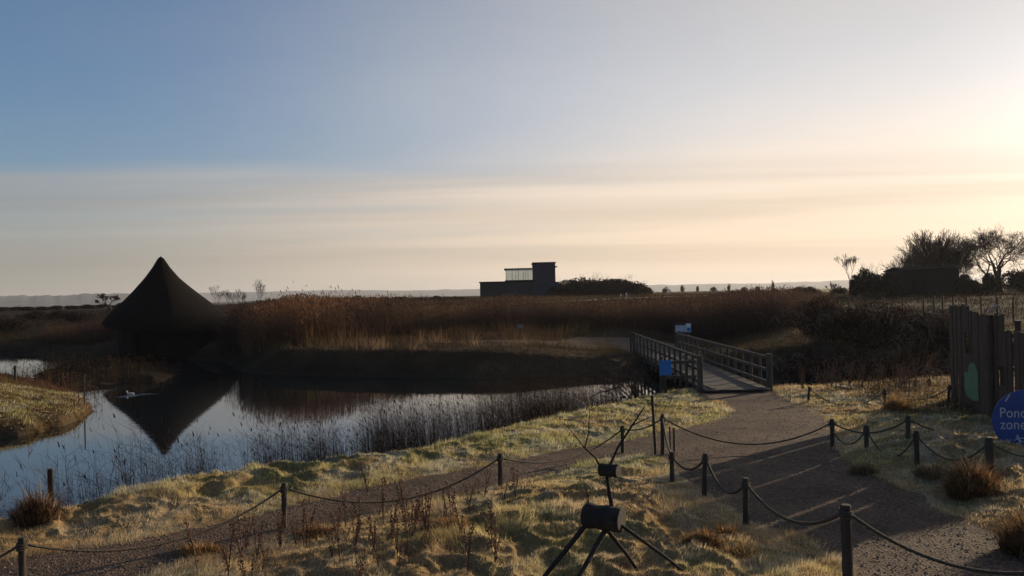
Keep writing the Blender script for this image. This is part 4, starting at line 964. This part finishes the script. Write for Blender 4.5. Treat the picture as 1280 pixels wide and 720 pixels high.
# pale track over the rise
T = MB(); pts = [at(u, 372, y) for u, y in [(430, 84), (520, 84), (600, 85), (660, 88), (720, 90), (780, 92), (840, 95), (900, 98)]]
V_ = []
for p in pts:
    for dy in (-.9, .9): V_.append((p.x, p.y+dy, hz(p.x, p.y+dy)+.10))
T.add(V_, [(2*i, 2*i+2, 2*i+3, 2*i+1) for i in range(len(pts)-1)]); tag(T.build('track', mat('pale_track', (.30, .25, .20), (.2, .17, .13), 2, 1, .2)), kind='structure')
# ================================================================== RIGHT-HAND FARM, TREES AND FENCES
def spot(u, y): x = at(u, 360, y).x; return Vector((x, y, hz(x, y)))
def hgt_px(b, v, u): return at(u, v, b.y).z-b.z
b = spot(1250, 88); random.seed(5)
t_ = bare_tree('bare_tree', b, hgt_px(b, 276, 1250), 'wide spreading leafless tree with a thick leaning trunk on the right skyline', 'trees on the right skyline', 1.0, 7, (-.16, 0), .36, rmin=.010, kids=(2, 4), up_=.06, trunk=.20, shrink=.84); t_.scale = (1.2, 1.2, 1.0)
for i, (u, v, y, lab) in enumerate([(1150, 303, 90, 'leafless bushy tree at the left of the skyline clump'), (1168, 284, 91, 'tallest leafless tree in the middle of the skyline clump'), (1187, 300, 90, 'leafless tree at the right of the skyline clump behind the barn'), (1200, 318, 92, 'thin leafless tree between the clump and the spreading tree'), (1132, 322, 89, 'low leafless tree above the left end of the barn')]):
    b = spot(u, y); random.seed(20+i); multi_stem('bare_tree', b, hgt_px(b, v, u), .55, lab, 'trees on the right skyline', 7 if i < 3 else 4, 5, .009)
b = spot(1062, 84); random.seed(41); bare_tree('bare_tree', b, hgt_px(b, 317, 1062), 'small thin leafless tree left of the dark evergreens', 'trees on the right skyline', .5, 7, (-.05, 0), .08, rmin=.008, up_=.14, trunk=.25)
b = spot(1038, 70); random.seed(42); bare_tree('bare_tree', b, hgt_px(b, 352, 1038), 'stunted dark tree standing in the pale field gap', 'trees on the right skyline', .8, 4, (.1, 0), .12, rmin=.02, up_=.1, trunk=.35)
b = spot(138, 110); random.seed(44); bare_tree('bare_tree', b, hgt_px(b, 366, 145), 'rounded leafless tree just left of the thatched hut', None, .95, 8, (0, 0), .10, rmin=.010, kids=(2, 3), up_=.12, trunk=.12)
for i, (u, v) in enumerate([(266, 356), (284, 362), (322, 348), (305, 360)]):
    b = spot(u, 66); random.seed(60+i); bare_tree('bare_sapling', b, hgt_px(b, v, u), ['leafless sapling tips just right of the hut roof', 'second leafless sapling right of the hut roof', 'tallest leafless sapling above the reeds right of the hut', 'low leafless sapling between two taller ones above the reeds'][i], 'saplings behind the reedbed', .5, 6, (0, 0), .03, rmin=.005, up_=.14, trunk=.3)
EV = [(1083, 327, 82, 1.7, 'tallest dark evergreen bush beside the thin bare tree'), (1101, 337, 82, 1.5, 'second dark evergreen bush left of the barn'), (1070, 344, 82, 1.1, 'small dark evergreen at the left end of the farm hedge'), (1116, 346, 83, 1.3, 'low evergreen filling the gap beside the barn'),
      (1236, 340, 84, 1.0, 'dark round bush left of the spreading tree trunk'), (1270, 332, 84, 1.6, 'dark evergreen bush right of the spreading tree trunk'), (1292, 332, 84, 1.6, 'dark evergreen bush cut by the right edge'), (1200, 342, 84, 1.6, 'dark bush at the right end of the barn'), (1218, 348, 85, 1.4, 'low dark bush between the barn and the spreading tree')]
for u, v, y, rx, lab in EV:
    b = spot(u, y); shrub('evergreen_bush', b, rx, 1.4, hgt_px(b, v, u)*1.08, lab, 4200, .10, (.035, .032, .02), 'dark evergreen bushes by the farm', 'bush', 10, 1.0, 1.2)
b = spot(1152, 86); barn = empty('farm_barn', b, 'long low dark farm building in front of the bare tree clump', 'building')
zt = hgt_px(b, 337, 1120); T = MB(); T.box((0, 0, zt*.5-.3), (5.9, 4, zt+.4)); T.build('wall', M_barn, barn)
T = MB(); T.add([(-3.1, -2.15, zt-.1), (3.1, -2.15, zt+.05), (3.1, 0, zt+.45), (-3.1, 0, zt+.2), (3.1, 2.15, zt+.05), (-3.1, 2.15, zt-.1), (-3.1, -2.15, zt-.2), (3.1, -2.15, zt-.05), (3.1, 2.15, zt-.05), (-3.1, 2.15, zt-.2)], [(0, 1, 2, 3), (3, 2, 4, 5), (0, 3, 5), (1, 4, 2), (6, 7, 1, 0), (5, 4, 8, 9), (6, 0, 5, 9), (7, 8, 4, 1), (9, 8, 7, 6)]); T.build('roof', M_trim, barn)
T = MB(); T.box((-1.2, -2.03, .8), (1.4, .06, 1.7)); T.build('door', M_trim, barn)
HD = [(1000, 356, 92, 1.6), (1014, 357, 92, 1.5), (1050, 358, 94, 1.2), (985, 361, 96, .9), (966, 360, 98, .8)]
for i, (u, v, y, rx) in enumerate(HD):
    b = spot(u, y); shrub('hedge_bush', b, rx, 1.0, max(.6, hgt_px(b, v, u)), ['dark rounded hedge bush at the left of the pale field', 'second hedge bush at the left of the pale field', 'small hedge bush beside the evergreens above the pale field', 'low scrub bush further left along the field skyline', 'lowest scrub bush on the skyline right of the reeds'][i], 1500, .09, (.05, .036, .026), 'hedge bushes on the field skyline', 'bush', 8)
FT = [(833, 357, 'low far bush right of the gorse mound'), (853, 355, 'tiny far tree, first right of the gorse mound'), (872, 356, 'tiny far tree, second right of the gorse mound'), (892, 358, 'low far bush above the middle of the reedbed'), (911, 353, 'tallest tiny tree on the skyline above the bridge'), (930, 357, 'low far bush right of the tallest tiny tree'), (948, 356, 'small far bush above the right part of the reedbed'), (966, 349, 'slim far tree on the skyline left of the pale field')]
for i, (u, v, lab) in enumerate(FT):
    b = spot(u, 260); h_ = max(1.2, hgt_px(b, v, u)); shrub('distant_tree', b, 1.6 if i in (0, 3, 5, 6) else .7, 1.0, h_, lab, 700, .16, (.05, .04, .03), 'far trees on the skyline', 'tree', 6)
LT = [(2, 384), (18, 386), (34, 385.5), (52, 386.5), (70, 386), (90, 385), (110, 385), (128, 384), (152, 380), (-14, 385)]
nm = ['first', 'second', 'third', 'fourth', 'fifth', 'sixth', 'seventh', 'eighth', 'ninth', 'cut off']
for i, (u, v) in enumerate(LT):
    b = spot(u, 125+3*math.sin(i*2.)); shrub('shore_bush', b, 1.7, 1.2, max(.7, hgt_px(b, v, u)), nm[i]+' dark bush from the left edge in the line before the lough' if i < 9 else 'dark bush cut off by the left edge before the lough', 1100, .13, (.04, .035, .025), 'bushes along the lough shore', 'bush', 6)
LB = [(18, 412, 80, 2.2, 1.6, 'rounded dark bush on the marsh at the far left'), (-8, 405, 84, 2.4, 1.8, 'dark bush on the marsh cut by the left edge'), (45, 402, 95, 2.2, 1.3, 'dark bush behind the rounded one on the left marsh'), (72, 398, 98, 2.4, 1.3, 'dark bush in the middle of the left marsh'), (96, 400, 90, 2.0, 1.5, 'bush nearest the hut on the left marsh')]
for u, v, y, rx, h_, lab in LB:
    b = spot(u, y); shrub('marsh_bush', b, rx, 1.6, h_, lab, 2600, .09, (.04, .028, .02), 'dark bushes on the left marsh', 'bush', 14)
for i, (u, v, y) in enumerate([(418, 370, 100), (432, 371, 101), (447, 369, 100), (463, 370, 102), (480, 370, 101), (498, 371, 103), (520, 371, 104), (545, 370, 104), (572, 370, 106)]):
    b = spot(u, y); shrub('skyline_bush', b, 1.3, 1.0, max(.6, hgt_px(b, v, u)), nm[i]+' low dark bush from the left on the rise before the hilltop building', 800, .11, (.045, .03, .022), 'low bushes on the rise', 'bush', 5)
# wire fence on the right
wfn = [(1060, 372, 398), (1082, 372, 398), (1104, 372, 398), (1128, 373, 398), (1154, 373, 399), (1167, 371, 400), (1178, 371, 400), (1191, 371, 400), (1208, 371, 400), (1226, 371, 400), (1246, 371, 400), (1266, 371, 400), (1288, 371, 400)]
b0 = spot(1060, 43.5); wr = empty('wire_fence', b0, 'post and wire fence across the dark field above the scrub', 'fence')
prev = None
for (u, vt, vb) in wfn:
    b = spot(u, 43.5+(u-1060)*-.012); T = MB(); T.post(b.x-b0.x, b.y-b0.y, b.z-b0.z-.2, at(u, vt, b.y).z-b0.z, .045, 7); T.build('post', M_wood, wr)
    if prev is not None:
        for z in (.25, .5, .75, 1.0): 
            T = MB(); T.tube([prev-b0+Vector((0, 0, z)), b-b0+Vector((0, 0, z))], .006, 3, cap=False); T.build('wire', M_wire, wr) if False else WM.append(T)
    else: WM = []
    prev = b
T = MB()
for t_ in WM: T.add(t_.v, t_.f)
T.build('wire', mat('fence_wire', (.2, .19, .18), (.12, .11, .1), 5, .5, 0), wr)
for u, vt, lab in ((1056, 361, 'thin gate post at the right end of the pale field gap'), (1026, 363, 'thin gate post at the left of the pale field gap')):
    b = spot(u, 72); T = MB(); T.post(0, 0, -.2, hgt_px(b, vt, u), .07, 7); o = T.build('gate_post', M_wood); o.location = b; tag(o, lab, 'post', 'posts by the pale field')
# single posts and stakes
for u, vt, vb, r_, lab, nme in [(788, 417, 440, .05, 'dark wooden post standing on the far bank left of the bridge', 'wooden_post'), (60, 586, 634, .045, 'short dark stake in the reedy tussock at the left pond edge', 'wooden_stake'),
        (104, 468, 513, .02, 'slim dark pole at the tip of the grassy islet', 'wooden_stake'), (18, 457, 474, .05, 'short stake on the back of the grassy islet', 'wooden_stake')]:
    y_ = {788: 38.6, 60: 13.3, 104: 26.0, 18: 31.5}[u]; x_ = at(u, 400, y_).x; g_ = max(WZ-.3, hz(x_, y_)); b = Vector((x_, y_, g_)); t = at(u, vt, y_)
    T = MB(); T.post(0, 0, -.2, t.z-g_, r_, 9); o = T.build(nme, M_wood); o.location = b; tag(o, lab, 'post' if nme == 'wooden_post' else 'stake')
x_ = at(650, 408, 45).x; g_ = hz(x_, 44.2); mk = empty('white_marker', (x_, 44.2, g_), 'small pale marker board at the foot of the reedbed behind the far bank', 'marker')
T = MB(); T.box((0, 0, at(650, 408, 44.2).z-g_), (.34, .04, .22), bev=.01); T.build('panel', mat('dull_board', (.16, .17, .18), (.1, .11, .12), 6, .6, .1), mk); T = MB(); T.box((0, .04, .4), (.07, .04, 1.5)); T.build('post', M_wood, mk)
# ================================================================== DUCK
p = G(163, 493, WZ); dk = tag(bpy.data.objects.new('duck', None), 'pale duck swimming across the reflection of the thatched hut', 'duck'); col.objects.link(dk); dk.location = p
bm_v = MB(); n = 14
prof_ = [(-.24, .01, .06), (-.19, .045, .05), (-.10, .085, .035), (0, .10, .03), (.09, .09, .035), (.15, .06, .06), (.175, .038, .10), (.185, .034, .15), (.19, .045, .19), (.20, .046, .215), (.205, .03, .24), (.205, .004, .25)]
pts = [Vector((-q_[0], 0, q_[2])) for q_ in prof_]
bm_v.tube(pts, [q_[1] for q_ in prof_], n, cap=True); o = bm_v.build('body', mat('duck_plumage', (.5, .47, .43), (.3, .28, .26), 9, .8, .2), dk, smooth=True)
bl = MB(); bl.tube([(-.225, 0, .205), (-.27, 0, .198), (-.295, 0, .196)], [.018, .014, .008], 8); bl.build('beak', mat('beak', (.4, .22, .05), (.3, .16, .04), 9, .5, 0), dk)
dk.rotation_euler = (0, 0, R(8)); dk.scale = (.62, .62, .62)
T = MB()
for k, (dx, dy, L__) in enumerate([(.2, .02, 1.3), (.0, -.12, .9), (-.1, -.30, .8), (-.2, -.5, .9), (-.2, -.75, .7), (.1, .15, 1.0)]):
    pts = [p+Vector((dx+L__*t_, dy-.10*t_, .0)) for t_ in np.linspace(0, 1, 9)]; n_ = len(pts); V_ = []
    for i_, q_ in enumerate(pts):
        s_ = math.sin(math.pi*i_/(n_-1)); V_ += [q_+Vector((0, -.05, .001)), q_+Vector((0, 0, .001+.006*s_)), q_+Vector((0, .05, .001))]
    T.add(V_, [(3*i_+j_, 3*i_+3+j_, 3*i_+4+j_, 3*i_+1+j_) for i_ in range(n_-1) for j_ in (0, 1)])
tag(T.build('water_ripples', M_water, smooth=True), kind='structure')

HZ = haze()
